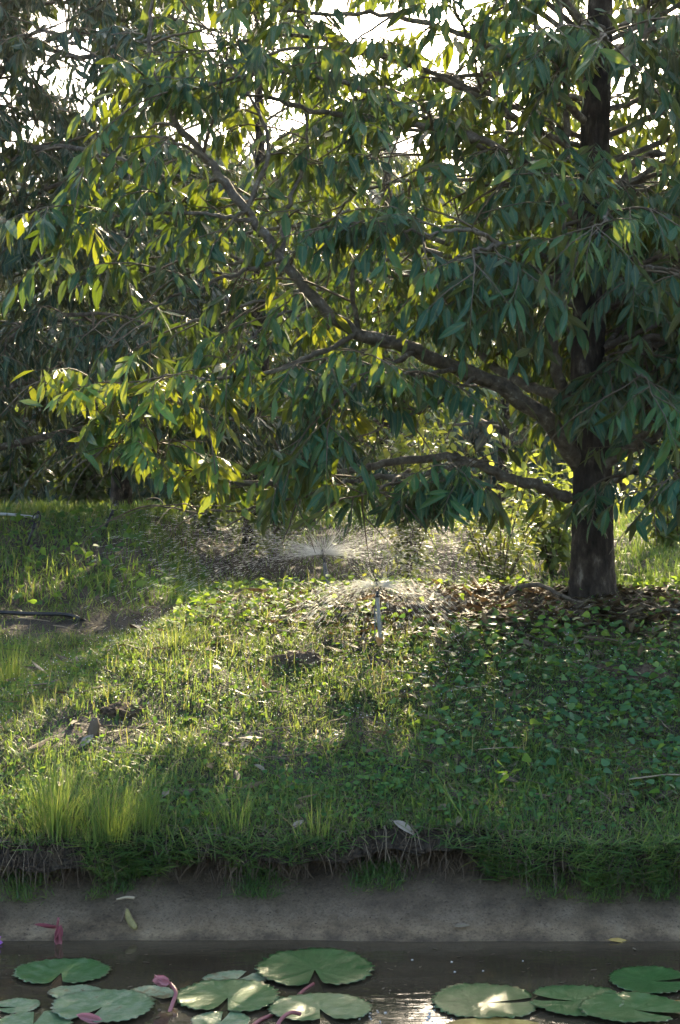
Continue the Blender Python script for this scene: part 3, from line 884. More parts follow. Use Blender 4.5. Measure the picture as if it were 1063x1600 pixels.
# boughs of the neighbour that reach into the upper left of the picture
for pts in ([(40, 60, 13), (120, 90, 11.9), (190, 70, 11.2), (260, 60, 10.8)], [(20, 240, 13), (90, 230, 12), (160, 240, 11.3), (230, 260, 11)],
            [(30, -60, 13), (140, -50, 12), (240, -20, 11.3)]):
    left.limb([P(*p) for p in pts], 0.03, 0.01, every=0.24, start=0.15, blen=0.5, nsp=4)
back_mid = orchard_tree(400, 16.3, 5.6, 2.1, 30, 0.8, every=0.26, nsp=5, blen=0.55, tint=(0.1, 0.8))
back_mid2 = orchard_tree(600, 21.0, 6.3, 2.5, 24, 0.9, every=0.42, nsp=4, blen=0.7, tint=(0.2, 0.9))
back_right = orchard_tree(1130, 16.5, 7.5, 2.8, 28, 1.0, every=0.42, nsp=4, blen=0.7, tint=(0.1, 0.8))
back_left = orchard_tree(190, 18.5, 7.6, 3.1, 42, 0.3, every=0.30, nsp=5, blen=0.7, tint=(0.0, 0.15))
back_far = orchard_tree(790, 24.0, 8.0, 3.2, 30, 0.9, every=0.5, nsp=4, blen=0.8, tint=(0.2, 0.8))
back_far2 = orchard_tree(360, 25.0, 7.5, 3.2, 28, 0.9, every=0.5, nsp=4, blen=0.8, tint=(0.2, 0.8))
back_far3 = orchard_tree(-80, 25.0, 9.0, 3.4, 26, 0.5, every=0.5, nsp=4, blen=0.8, tint=(0.0, 0.2))

trees = [
    (main, 'durian', 'spreading durian tree with bare lower trunk, standing on the near bed beside the sprinklers', 300, LT),
    (left, 'durian_shaded', 'dense dark durian tree filling the left edge behind the near one', 300, LT),
    (back_mid, 'durian', 'durian tree with sky-speckled crown behind the middle of the picture', 0, LT_FLAT),
    (back_mid2, 'durian', 'durian tree behind the tall sunlit shrub, right of the middle one', 0, LT_FLAT),
    (back_right, 'durian', 'durian tree at the right edge behind the big trunk', 0, LT_FLAT),
    (back_left, 'durian_shaded', 'dark low-hanging durian tree behind the grassy left mound', 0, LT_FLAT),
    (back_far, 'durian', 'distant durian tree seen through the gap left of the big trunk', 0, LT_FLAT),
    (back_far2, 'durian', 'far durian tree between the left tree and the middle one', 0, LT_FLAT),
    (back_far3, 'durian_shaded', 'far tall durian tree at the left edge, behind all others', 0, LT_FLAT),
]
# which leaves show largest: coarse depth buffer over all crowns
GX, GY = 266, 400
depth = np.full((GY, GX), 1e9)


def proj(Pt):
    return CX + F * Pt[..., 0] / Pt[..., 1], HZ - F * (Pt[..., 2] - CAMZ) / Pt[..., 1]


smp = []
for t, *_ in trees:
    A = t.finish()
    u = np.linspace(0.15, 0.9, 7)[None, :, None]
    pt = A['B'][:, None, :] + nrm(A['D'])[:, None, :] * (A['L'][:, None, None] * u)
    x, y = proj(pt)
    ix, iy = (x / 4).astype(int), (y / 4).astype(int)
    ok = (ix >= 0) & (ix < GX) & (iy >= 0) & (iy < GY)
    np.minimum.at(depth, (iy[ok], ix[ok]), pt[..., 1][ok])
    smp.append((pt, ix, iy, ok, x, y))
for (t, mname, label, npick, tmpl), (pt, ix, iy, ok, x, y) in zip(trees, smp):
    root = empty('durian_tree', t.base)
    tag(root, label, 'tree', 'durian trees of the orchard')
    A = t.A
    n = len(A['B'])
    picked = np.zeros(n, bool)
    if npick:
        vis = ok & (pt[..., 1] <= depth[np.clip(iy, 0, GY - 1), np.clip(ix, 0, GX - 1)] + 0.015)
        ln = np.hypot(x[:, -1] - x[:, 0], y[:, -1] - y[:, 0])
        Dn = nrm(A['D']); Nn = nrm(A['N'] - Dn * np.sum(A['N'] * Dn, -1, keepdims=True))
        face = np.abs(np.sum(Nn * nrm(pt[:, 3] - np.array([0, 0, CAMZ])), -1))
        score = vis.sum(1) / 7 * ln * (0.15 + face) * A['L']
        picked[np.argsort(-score)[:npick]] = True
    if t is main:
        rear = A['B'][:, 1] > D0 + .3
        leaves_obj('crown', sub(A, ~picked & rear), LT_LOW, M[mname], root, t.base)['kind'] = 'stuff'
        rest = ~picked & ~rear
    else:
        rest = ~picked
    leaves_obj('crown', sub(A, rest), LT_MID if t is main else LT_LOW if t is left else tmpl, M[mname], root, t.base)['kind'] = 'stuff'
    for k in np.nonzero(picked)[0]:
        s1 = sub(A, slice(k, k + 1))
        leaves_obj('leaf', s1, tmpl, M[mname], root, s1['B'][0])
    for line, rad in t.limbs:
        mb = MB()
        mb.tube(line if t is main else line[::2], rad if t is main else rad[::2], 12 if t is main else 6, wob=0.05)
        mb.build('limb', M['limb'], root, line[0])
    tw = t.tw.build('twigs', M['twig'], root, t.base)
    tw['kind'] = 'stuff'
    if t is main:
        V, q = trunk_mesh(PP((926, 955, 9.3), (925, 880, 9.3), (926, 700, 9.3), (918, 560, 9.3), (926, 400, 9.3), (930, 200, 9.3), (938, 0, 9.3), (936, -260, 9.3)),
                          [0.140, 0.120, 0.106, 0.094, 0.092, 0.082, 0.07, 0.03], 64, 0.25)
        mesh_obj('trunk', V, None, q, M['bark'], root, t.base, smooth=True)
    else:
        b = t.base
        V, q = trunk_mesh([b - UP * .15, b + UP * .6, b + UP * t.height * .5 + np.array([.06, 0, 0]), b + UP * t.height], [0.15, 0.12, 0.08, 0.02], 14, 0.25)
        mesh_obj('trunk', V, None, q, M['bark'], root, t.base, smooth=True)

# a far grove that reads as one dark mass
n = 24000
gx = rng.uniform(-15, 15, n); gy = rng.uniform(36, 44, n)
gz = 1.1 + rng.uniform(0, 1, n) ** 0.9 * (8.2 + 1.2 * wav(gx * 0.5, 0 * gx, 1.0))
A = dict(B=np.stack([gx, gy, gz], -1), D=np.stack([rng.normal(0, .5, n), rng.normal(0, .5, n), -rng.uniform(.3, 1, n)], -1),
         N=rng.normal(0, .6, (n, 3)) + np.array([0, -.6, .5]), L=rng.uniform(.35, .6, n), W=rng.uniform(.16, .26, n), C=rng.uniform(0, .2, n), T=rng.uniform(0, .25, n))
tag(leaves_obj('distant_grove', A, LT_FLAT, M['durian_shaded']), 'dark mass of far orchard foliage along the horizon', 'grove', kind='stuff')


n = 11000
gx = rng.uniform(-16, 16, n); gy = rng.uniform(31, 35, n)
A = dict(B=np.stack([gx, gy, H(gx, gy) + .15 + rng.random(n) * 2.6], -1), D=np.stack([rng.normal(0, .5, n), rng.normal(0, .5, n), -rng.uniform(.3, 1, n)], -1),
         N=rng.normal(0, .6, (n, 3)) + np.array([0, -.6, .5]), L=rng.uniform(.3, .5, n), W=rng.uniform(.16, .26, n), C=rng.uniform(0, .2, n), T=rng.uniform(0, .15, n))
tag(leaves_obj('distant_undergrowth', A, LT_FLAT, M['durian_shaded']), 'dark undergrowth closing the view below the far trees', 'undergrowth', kind='stuff')

# ------------------------------------------------------------------ shrubs
def shrub(name, label, base, height, width, nst, nl, ls, tint, cat='shrub'):
    base = np.asarray(base, float)
    root = empty(name, base)
    tag(root, label, cat)
    st = MB()
    B, D, Nn, T = [], [], [], []
    for i in range(nst):
        a = rng.uniform(0, 2 * math.pi)
        ln = height * rng.uniform(0.55, 1.05)
        sp = width * rng.uniform(0.1, 0.55)
        p = [base + np.array([math.cos(a), math.sin(a), 0]) * sp * u ** 1.3 + UP * ln * (u - 0.12 * u ** 3) + rng.normal(0, .02, 3) * u for u in np.linspace(0, 1, 7)]
        p = np.array(p)
        st.tube(p, np.linspace(0.009, 0.003, 7), 5, cap=False)
        m = nl
        u = rng.uniform(0.15, 1, m) * 5.99
        ii = u.astype(int)
        pos = p[ii] + (p[ii + 1] - p[ii]) * (u - ii)[:, None]
        off = rng.normal(0, 1, (m, 3)) * np.array([1, 1, .6])
        off = nrm(off) * rng.uniform(0.01, 0.16, (m, 1)) * width * 0.6
        B.append(pos + off)
        D.append(nrm(off) + np.array([0, 0, -0.15]) + rng.normal(0, .3, (m, 3)))
        Nn.append(rng.normal(0, .4, (m, 3)) + UP + nrm(off) * .3)
        T.append(rng.uniform(*tint, m))
    B = np.vstack(B); n = len(B)
    sz = ls * rng.uniform(.6, 1.2, n)
    A = dict(B=B, D=np.vstack(D), N=np.vstack(Nn), L=sz, W=sz * rng.uniform(.45, .6, n), C=rng.uniform(0, .3, n), T=np.concatenate(T))
    f = leaves_obj('foliage', A, LT_OVAL if base[1] < 15 else LT_FLAT, M['shrub'], root, base)
    f['kind'] = 'stuff'
    st.build('stem', M['twig'], root, base)


def at_ground(px, d):
    x = (px - CX) / F * d
    return np.array([x, d, float(H(x, d)) - 0.03])


shrub('leafy_shrub', 'tall sunlit shrub with small pale leaves behind the low branches', at_ground(640, 14.5), 1.75, 1.5, 26, 60, 0.085, (0.3, 1.0))
shrub('leafy_shrub', 'yellow-leaved bush behind the hanging leaf cluster left of the trunk', at_ground(780, 12.6), 1.35, 1.0, 18, 45, 0.075, (0.4, 1.0))
shrub('leafy_shrub', 'thin low bush glowing in the spray between the two sprinklers', at_ground(600, 12.0), 0.75, 0.8, 9, 18, 0.06, (0.5, 1.0))
shrub('leafy_shrub', 'dark bush under the crown behind the far sprinkler', at_ground(430, 15.5), 1.3, 1.8, 24, 60, 0.10, (0.0, 0.4))
shrub('leafy_shrub', 'shaded bush behind the trunk, half hidden by it', at_ground(860, 14.5), 1.25, 1.4, 18, 50, 0.10, (0.0, 0.5))
shrub('leafy_shrub', 'bush of mid green leaves at the right edge behind hanging leaves', at_ground(1050, 14.0), 1.0, 1.4, 16, 50, 0.09, (0.2, 0.8))
shrub('leafy_shrub', 'dark bush below the left tree at the end of the mound', at_ground(330, 17.5), 1.2, 1.6, 18, 50, 0.11, (0.0, 0.4))
shrub('leafy_shrub', 'dark undergrowth at the far left edge under the trees', at_ground(10, 22), 2.0, 2.6, 34, 80, 0.16, (0.0, 0.1))
shrub('leafy_shrub', 'dark undergrowth behind the idle sprinklers on the left', at_ground(130, 22.5), 2.0, 2.6, 34, 80, 0.16, (0.0, 0.1))
shrub('leafy_shrub', 'dark undergrowth under the trees between left mound and far sprinkler', at_ground(290, 23), 2.2, 2.8, 36, 80, 0.16, (0.0, 0.1))


# ------------------------------------------------------------------ grass and ground cover
def in_view(x, y, m=0.25):
    return np.abs(x) < 0.2126 * y + m


def scatter(n, y0, y1, mask=None, xr=None):
    """screen-even scatter on the ground; mask gives the chance to keep"""
    y = y0 * (y1 / y0) ** rng.random(n)
    x = rng.uniform(-1, 1, n) * (0.2126 * y + 0.25)
    if xr is not None:
        ok = (x > xr[0]) & (x < xr[1]); x, y = x[ok], y[ok]
    if mask is not None:
        ok = rng.random(len(x)) < mask(x, y); x, y = x[ok], y[ok]
    y = y + lip(x) * np.clip(1 - (y - 5.82) / 0.5, 0, 1)
    return np.stack([x, y, H(x, y)], -1)


def blades(name, label, pos, hl, hw, lean, curl, tint, tmpl=LT_BLADE, mat='grass', cat='grass', fall=None):
    n = len(pos)
    a = rng.uniform(0, 2 * math.pi, n)
    ln = np.abs(rng.normal(0, 1, n)) * lean
    D = np.stack([np.cos(a) * ln, np.sin(a) * ln, np.ones(n)], -1)
    if fall is not None:
        D = D + fall
    Nn = np.stack([-np.cos(a), -np.sin(a), 0.6 * np.ones(n)], -1) * 1.0 + rng.normal(0, .25, (n, 3))
    L_ = rng.uniform(hl[0], hl[1], n) * rng.uniform(.6, 1.0, n)
    A = dict(B=pos - UP * 0.004, D=D, N=Nn, L=L_, W=rng.uniform(hw[0], hw[1], n), C=-rng.uniform(-curl * .3, curl, n) * -1, T=np.clip(tint, 0, 1))
    o = leaves_obj(name, A, tmpl, M[mat], fold=0.3)
    tag(o, label, cat, kind='stuff')
    return o


def bare(x, y):
    """1 = grows, 0 = bare soil or litter"""
    b = 0.62 + 1.1 * fbm(x * 3.4, y * 3.4, 5.0) - 0.25 * np.clip((6.6 - y) / .6, 0, 1)
    litter = np.exp(-(((x - 1.1) / 1.0) ** 4 + ((y - 8.9) / 0.55) ** 4))            # litter bed at the trunk
    worn = np.exp(-(((x + 1.12) / 0.22) ** 2 + ((y - 6.85) / 0.22) ** 2))             # worn patch with the stub
    path = np.exp(-(((y - 9.95) / 0.22) ** 2)) * (x < -0.9)                            # bare strip by the pipe
    return np.clip(b, 0.5, 1) * (1 - 0.93 * litter) * (1 - 0.95 * worn) * (1 - 0.9 * path)


def tfun(p, lo, hi, s=0.0):
    return lo + (hi - lo) * np.clip(0.5 + 0.5 * fbm(p[:, 0] * 3.3, p[:, 1] * 3.3, s) + rng.normal(0, .22, len(p)), 0, 1) + .5 * (rng.random(len(p)) < .05)


p = scatter(200000, 5.86, 10.4, bare)
blades('short_grass', 'short green grass covering the near bank and bed', p, (0.02, 0.068), (0.0022, 0.005), 1.5, 1.0, tfun(p, 0.05, 0.75, 1.0), LT_SHORT)
p = scatter(36000, 5.9, 10.2, lambda x, y: bare(x, y) * (0.35 + 0.65 * (wav(x * 3, y * 3, 7.0) > 0)))
blades('creeping_grass', 'broad-bladed creeping grass mixed into the near bank', p, (0.035, 0.10), (0.0045, 0.009), 1.7, 1.0, tfun(p, 0.1, 0.7, 2.0))
p = scatter(2200, 6.4, 10.0, lambda x, y: bare(x, y) * (x < 0.7) * (0.3 + 0.7 * (wav(x * 2, y * 2, 3.0) > -.1)))
blades('seeding_grass', 'thin pale grass stalks standing above the sunlit turf', p, (0.09, 0.20), (0.0016, 0.0032), 0.5, 0.45, tfun(p, 0.5, 1.0, 3.0))
p = scatter(52000, 10.0, 18.0, lambda x, y: np.where((x < -0.15 * (y - 6.0)) | (x > 1.6), 1.0, 0.3) * np.clip(0.7 + fbm(x * 1.6, y * 1.6, 2.0), 0.1, 1) * (1 - 0.9 * np.exp(-(((y - 10.15) / .3) ** 2)) * (x < -.9)))
blades('mound_grass', 'taller rank grass over the left mound and far beds', p, (0.05, 0.19), (0.005, 0.012), 0.9, 0.8, tfun(p, 0.0, 0.65, 4.0), LT_BLADE)
p = scatter(15000, 18.0, 45.0)
blades('far_grass', 'grass of the far orchard floor under the trees', p, (0.10, 0.22), (0.02, 0.04), 0.7, 0.5, tfun(p, 0.1, 0.7, 5.0), LT_SHORT)

p = scatter(22000, 5.83, 6.35, lambda x, y: np.clip(0.5 + 0.8 * fbm(x * 5, y * 5, 11.0), 0.28, 1))
blades('bank_grass', 'low dark grass on the foot of the slope above the mud', p, (0.02, 0.07), (0.0028, 0.006), 1.3, 0.8, tfun(p, 0.0, 0.6, 8.0), fall=np.array([0, -.35, 0]))
# grass hanging over the lip of the bank
n = 11000
x = rng.uniform(-1.6, 1.6, n)
thick = np.clip(0.30 + 0.9 * wav(x * 4.0, 0.2 * x, 2.4) + 0.7 * wav(x * 11.0, 0.2 * x, 3.4) + 0.25 * (x > 0.5), 0.03, 1)
ok = rng.random(n) < thick
x = x[ok]; thick = thick[ok]; n = len(x)
y = 5.82 + lip(x) + rng.uniform(-0.03, 0.06, n)
p = np.stack([x, y, 0.30 - (0.03 + 0.13 * thick) * rng.random(n)], -1)
blades('overhanging_grass', 'grass hanging down over the lip of the mud bank', p, (0.03, 0.13), (0.0025, 0.006), 1.1, 0.5, tfun(p, 0.0, 0.7, 6.0), fall=np.array([0, -0.7, -0.6]))
n = 5200
cx_ = np.array([-1.15, -.8, -.3, .12, .16, .75, .95, 1.15, 1.3])
x = cx_[rng.integers(0, len(cx_), n)] + rng.normal(0, .05, n)
f = rng.random(n) ** 1.6 * np.repeat(1.0, n)
y = 5.93 + lip(x) * .8 - .17 * f
p = np.stack([x, y - .015, np.interp(y - lip(x) * .8, [5.66, 5.75, 5.83, 5.91, 5.97], [.05, .09, .122, .148, .175]) + .004], -1)
blades('mud_weeds', 'straggling grass creeping down over the mud', p, (0.02, 0.065), (0.0022, 0.005), 1.1, 0.8, tfun(p, 0.1, 0.7, 7.0), LT_SHORT, fall=np.array([0, -.6, 0]))
rt = MB()
for i in range(800):
    x0 = rng.uniform(-1.5, 1.5)
    y0 = 5.86 + lip(x0) + rng.uniform(-.04, .06); z0 = rng.uniform(.17, .30)
    k = 6
    q = [np.array([x0, y0, z0])]
    dv = np.array([rng.normal(0, .5), -0.4, -0.8])
    ln = rng.uniform(0.04, 0.17)
    for _ in range(k):
        dv = nrm(dv + rng.normal(0, .28, 3) + np.array([0, 0.04, -.25]))
        q.append(q[-1] + dv * ln / k)
    rt.tube(q, np.linspace(.0022, .0007, k + 1) * rng.uniform(.5, 1.4), 3, a=rng.uniform(0.05, 0.6), cap=False)
tag(rt.build('hanging_roots', M['dry']), 'tangle of dry roots hanging from the undercut bank', 'roots', kind='stuff')


st = MB()
for i in range(1500):
    x0 = rng.uniform(-1.5, 1.5); y0 = 5.84 + lip(x0) + .45 * rng.random() ** 1.6
    ln = rng.uniform(.03, .12); a = rng.normal(-1.57, .9)
    u = np.linspace(0, 1, 4)
    X = x0 + math.cos(a) * ln * u + rng.normal(0, .005, 4); Y = y0 + math.sin(a) * ln * u + rng.normal(0, .005, 4)
    Yc = np.maximum(Y, 5.83 + lip(X))
    Z = H(X, Yc) + rng.uniform(.002, .02) - np.clip(Yc - Y, 0, 1) * 1.5
    st.tube(np.stack([X, Y, Z], -1), rng.uniform(.0006, .0016), 3, a=rng.uniform(.1, .85), cap=False)
tag(st.build('dry_straw', M['dry']), 'dry straw and rootlets matted along the lip of the bank', 'straw', kind='stuff')


# broad-leaved creeper, thick on the right slope and over the bed
def creep(n, y0, y1, mask, size, label, name, tint, h=(0.01, 0.07), mat='creeper'):
    p = scatter(n, y0, y1, mask)
    m = len(p)
    p = p + UP * rng.uniform(h[0], h[1], (m, 1))
    a = rng.uniform(0, 2 * math.pi, m)
    D = np.stack([np.cos(a), np.sin(a) - 0.3, rng.normal(-.1, .25, m)], -1)
    Nn = np.stack([rng.normal(0, .55, m), rng.normal(-.3, .55, m), np.ones(m)], -1)
    sz = size[0] + (size[1] - size[0]) * rng.random(m) ** 1.4
    A = dict(B=p, D=D, N=Nn, L=sz, W=sz * rng.uniform(.8, 1.05, m), C=rng.uniform(-.1, .3, m), T=np.clip(rng.uniform(tint[0], tint[1], m), 0, 1))
    o = leaves_obj(name, A, LT_HEART if size[1] > .03 else LT_FLAT, M[mat], fold=0.15)
    tag(o, label, 'ground cover', kind='stuff')


creep(13000, 6.1, 8.7, lambda x, y: np.clip((x - 0.15) / 0.5, 0, 1) * np.clip(0.75 + fbm(x * 3, y * 3, 1.4), 0.05, 1) * np.clip((8.35 - y) / .3, .03, 1) * np.clip((y - 6.1) / .4 + (x - 1.0), 0.15, 1), (0.014, 0.044),
      'bluish green creeper covering the right slope of the bank', 'creeper', (0.0, 0.75), (0.005, 0.09), 'creeper_wet')
creep(6500, 8.2, 10.4, lambda x, y: (x > -0.9) * np.clip(0.35 + fbm(x * 3, y * 3, 3.4), 0.04, 1) * (1 - 0.95 * np.exp(-(((x - 1.15) / .95) ** 4 + ((y - 8.85) / .5) ** 4))), (0.022, 0.045),
      'bright creeper leaves over the litter around the sprinklers and trunk', 'creeper', (0.4, 1.0), (0.02, 0.10))
creep(20000, 5.86, 9.4, lambda x, y: np.clip(0.35 + fbm(x * 4, y * 4, 8.4), 0.05, 1), (0.012, 0.028), 'tiny round weed leaves low on the bank', 'small_weeds', (0.1, 0.8), (0.005, 0.05))
creep(2600, 10.2, 13.5, lambda x, y: (x < -0.8) * np.clip(0.4 + fbm(x * 3, y * 3, 9.4), 0.02, 1), (0.04, 0.07), 'weed leaves scattered over the face of the left mound', 'mound_weeds', (0.1, 0.7), (0.03, 0.14))

rn = MB()
for i in range(240):
    y0 = rng.uniform(6.3, 9.9); x0 = rng.uniform(-.2, .21 * y0 + .1)
    a = rng.uniform(0, 6.28); q = [np.array([x0, y0])]
    for _ in range(9):
        a += rng.normal(0, .35); q.append(q[-1] + np.array([math.cos(a), math.sin(a)]) * rng.uniform(.03, .07))
    q = np.array(q)
    rn.tube(np.stack([q[:, 0], q[:, 1], H(q[:, 0], q[:, 1]) + rng.uniform(.01, .045, len(q))], -1), .0017, 3, a=rng.uniform(.2, .6), cap=False)
tag(rn.build('creeper_runners', M['dry']), 'thin runners of the creeper trailing over the bed', 'runners', kind='stuff')
# litter under the tree
n = 6500
x = rng.normal(1.05, 0.65, n); y = rng.normal(8.9, 0.42, n)
x2 = rng.uniform(-1.7, 2.1, 500); y2 = 5.95 + 4.2 * rng.random(500)
x = np.concatenate([x, x2]); y = np.concatenate([y, y2]); n = len(x)
a = rng.uniform(0, 6.28, n)
A = dict(B=np.stack([x, y, H(x, y) + rng.uniform(.002, .035, n)], -1), D=np.stack([np.cos(a), np.sin(a), rng.normal(0, .18, n)], -1),
         N=np.stack([rng.normal(0, .4, n), rng.normal(0, .4, n), np.where(rng.random(n) < .5, 1.0, -1.0)], -1),
         L=rng.uniform(.05, .15, n), W=rng.uniform(.018, .045, n), C=rng.uniform(-.25, .35, n), T=rng.uniform(0, .95, n) ** 1.5)
tag(leaves_obj('leaf_litter', A, LT_LOW, M['dead']), 'brown fallen leaves littered around the foot of the tree', 'leaf litter', kind='stuff')
st = MB()
for i in range(420):
    if i < 260:
        x0, y0 = rng.normal(1.0, .55), rng.normal(8.95, .42)
    else:
        y0 = rng.uniform(6.0, 10); x0 = rng.uniform(-1, 1) * .21 * y0
    ln = rng.uniform(.05, .28); a = rng.uniform(0, 3.14)
    u = np.linspace(-.5, .5, 4)
    X = x0 + math.cos(a) * ln * u + rng.normal(0, .006, 4); Y = y0 + math.sin(a) * ln * u * .6 + rng.normal(0, .006, 4)
    Z = H(X, Y) + rng.uniform(.004, .04)
    st.tube(np.stack([X, Y, Z], -1), rng.uniform(.0012, .004), 4, a=rng.uniform(.1, .9))
tag(st.build('twig_litter', M['dry']), 'dry twigs and stalks scattered on the bed', 'twigs', kind='stuff')
mb = MB()
OCT = np.array([[0, 0, 1], [1, 0, 0], [0, 1, 0], [-1, 0, 0], [0, -1, 0], [0, 0, -1]], float)
OCF = [[0, 1, 2], [0, 2, 3], [0, 3, 4], [0, 4, 1], [5, 2, 1], [5, 3, 2], [5, 4, 3], [5, 1, 4]]
for i in range(5200):
    x0 = rng.uniform(-1.45, 1.45)
    y0 = 5.825 + lip(x0) + .5 * rng.random() ** 2.2
    ed = np.clip(1 - (y0 - lip(x0) - 5.82) / .11, 0, 1) ** 1.3
    z0 = float(H(x0, y0)) - ed * (.075 + .03 * wav(x0 * 6.0, .5, 9.0))
    rr = rng.uniform(.003, .010) * (1.8 if rng.random() < .08 else 1)
    mb.add(OCT * rng.uniform(.45, 1.4, (6, 1)) * rr * np.array([1.2, 1, .8]) + np.array([x0, y0 - .3 * rr, z0]), OCF, a=rng.uniform(0, .4))
tag(mb.build('soil_crumbs', M['dirt'], smooth=False), 'crumbly dark earth along the broken lip of the bank', 'dirt', kind='stuff')
# dew on the wet turf
n = 5200
p = scatter(n, 6.7, 10.0, lambda x, y: np.exp(-(((x + .25) / 1.2) ** 2 + ((y - 8.0) / 1.2) ** 2)))
n = len(p)
p = p + UP * rng.uniform(.015, .09, (n, 1))
ico = np.array([[0, 0, 1], [1, 0, 0], [0, 1, 0], [-1, 0, 0], [0, -1, 0], [0, 0, -1]], float)
it = np.array([[0, 1, 2], [0, 2, 3], [0, 3, 4], [0, 4, 1], [5, 2, 1], [5, 3, 2], [5, 4, 3], [5, 1, 4]])
r = rng.uniform(.0012, .0028, n)
V = (p[:, None, :] + ico[None] * r[:, None, None]).reshape(-1, 3)
T_ = (it[None] + (np.arange(n) * 6)[:, None, None]).reshape(-1, 3)
m, nt, N, L, pb, out = new_mat('water_drop')
pb.inputs['Base Color'].default_value = (0.9, 0.93, 0.95, 1)
pb.inputs['Roughness'].default_value = 0.12
tr = N.new('ShaderNodeBsdfTranslucent'); tr.inputs['Color'].default_value = (0.95, 0.95, 0.92, 1)
ms = N.new('ShaderNodeMixShader'); ms.inputs[0].default_value = 0.78
L.new(pb.outputs[0], ms.inputs[1]); L.new(tr.outputs[0], ms.inputs[2]); L.new(ms.outputs[0], out.inputs['Surface'])
M['drop'] = m
tag(mesh_obj('dew_drops', V, T_, None, m, smooth=True), 'water drops glinting on the wet sunlit turf', 'dew', kind='stuff')


# ------------------------------------------------------------------ grass tufts that stand out
def tuft(label, base, h, n, spread, tint, wd=(.0014, .003)):
    base = np.asarray(base, float)
    a = rng.uniform(0, 6.28, n); ln = np.abs(rng.normal(0, .30, n)) * spread
    D = np.stack([np.cos(a) * ln, np.sin(a) * ln, np.ones(n)], -1)
    B = base + np.stack([np.cos(a), np.sin(a), 0 * a], -1) * np.abs(rng.normal(0, 1, (n, 1))) * .085 * spread
    A = dict(B=B, D=D, N=np.stack([-np.cos(a), -np.sin(a), .3 + 0 * a], -1) + rng.normal(0, .3, (n, 3)), L=h * rng.uniform(.2, 1.05, n), W=rng.uniform(*wd, n), C=rng.uniform(-.1, .6, n),
             T=np.clip(rng.uniform(*tint, n) - .25 * (rng.random(n) < .3) + .5 * (rng.random(n) < .05), 0, 1))
    o = empty('grass_tuft', base)
    leaves_obj('blades', A, LT_BLADE, M['grass'], o, base, fold=.3)['kind'] = 'stuff'
    tag(o, label, 'grass tuft', 'grass tufts on the near bank')


tuft('large bright tuft of fine grass at the left end of the bank', G(88, 1300), 0.34, 520, 1.15, (.3, .75))
tuft('upright green grass tuft right of the large bright one', G(170, 1310), 0.30, 380, 0.9, (.2, .6))
tuft('slim grass tuft right of the two left ones, beside a dry patch', G(228, 1300), 0.26, 130, 0.6, (.3, .7))
tuft('loose green tuft under the fallen leaf left of centre', G(365, 1290), 0.2, 170, 1.2, (.2, .6))
tuft('small tuft with yellowing blades near the centre of the bank', G(497, 1305), 0.19, 90, 0.8, (.4, .9))
tuft('tuft with bent yellow stalks on the lip of the bank left of centre', G(275, 1335), 0.13, 150, 1.5, (.35, .8))
tuft('bright tuft at the left edge above the large one', G(15, 1330), 0.30, 260, 1.2, (.3, .7))
tuft('thin tall tuft with a pale stalk base right of centre', G(740, 1290), 0.27, 16, 1.0, (.1, .5), (.004, .007))
tuft('broad-bladed tuft on the crest left of the far sprinkler', G(365, 925), 0.22, 70, 1.0, (.4, .85), (.008, .013))


# ------------------------------------------------------------------ single fallen leaves
def fallen(px, py, ln, deg, tint, label, wide=.3, lift=.02, tiltv=0.1, name='fallen_leaf'):
    b = G(px, py)
    a = math.radians(deg)
    d = np.array([math.cos(a), math.sin(a) * .8, math.sin(a) * .45])
    Nn = np.array([0, -.55, 1.0]) + rng.normal(0, .2, 3)
    c = b + UP * lift - d * ln * .5
    A = dict(B=c[None], D=d[None], N=Nn[None], L=np.array([ln]), W=np.array([ln * wide]), C=np.array([rng.uniform(.05, .3)]), T=np.array([tint]))
    o = leaves_obj(name, A, LT, M['dead'], origin=b, fold=.45)
    tag(o, label, 'fallen leaf', 'single fallen leaves on the bank')


fallen(630, 1300, .11, -40, .95, 'grey curled dead leaf low on the bank right of centre')
fallen(717, 1290, .08, 70, .8, 'pale brown folded dead leaf beside the tall pale tuft')
fallen(692, 1268, .09, 60, .72, 'greyish dead leaf just above the folded pale brown one')
fallen(932, 1196, .11, -12, .5, 'orange brown dead leaf among creeper on the right slope')
fallen(382, 1172, .12, 80, .9, 'long grey dead leaf standing on the slope left of centre')
fallen(406, 1207, .07, -35, .95, 'small pale dead leaf below the long grey standing one')
fallen(634, 1118, .06, 75, .6, 'small brown dead leaf in the grass above centre of the slope')
fallen(672, 1108, .10, 30, .7, 'bent tan dead leaf right of the small brown one in grass')
fallen(135, 1165, .12, 70, 1.0, 'white-grey dead leaf standing against the worn patch')
fallen(172, 1180, .10, -20, .85, 'grey dead leaf lying on the worn patch at left')
fallen(975, 1320, .13, 62, .85, 'grey strap-like dead leaf at the right lip of the bank')
fallen(1000, 1075, .18, -40, .6, 'long brown dead leaf on bare soil near the right edge')
fallen(872, 1275, .07, 20, .55, 'pinkish dead leaf right of the bright green seedling')
fallen(122, 1328, .11, 28, .95, 'pale dead leaf on the lip below the large bright tuft')
fallen(465, 1296, .08, 55, .95, 'thin pale dead leaf left of the yellowing tuft')
fallen(810, 962, .17, 15, .55, 'large curled brown dead leaf in the litter before the trunk', .36)
fallen(700, 985, .15, -25, .62, 'tan dead leaf in the litter left of the trunk')
fallen(880, 975, .14, 8, .7, 'dull dead leaf lying in front of the trunk')
fallen(330, 972, .14, 10, .5, 'reddish dead leaf on the sunlit crest left of the sprinklers')
fallen(215, 1068, .12, -20, .45, 'dark dead leaf on the left shoulder of the bed')
fallen(430, 1000, .13, 25, .6, 'brown dead leaf between the clod and the crest')
fallen(1035, 1185, .09, -30, .55, 'orange dead leaf at the right edge among creeper')

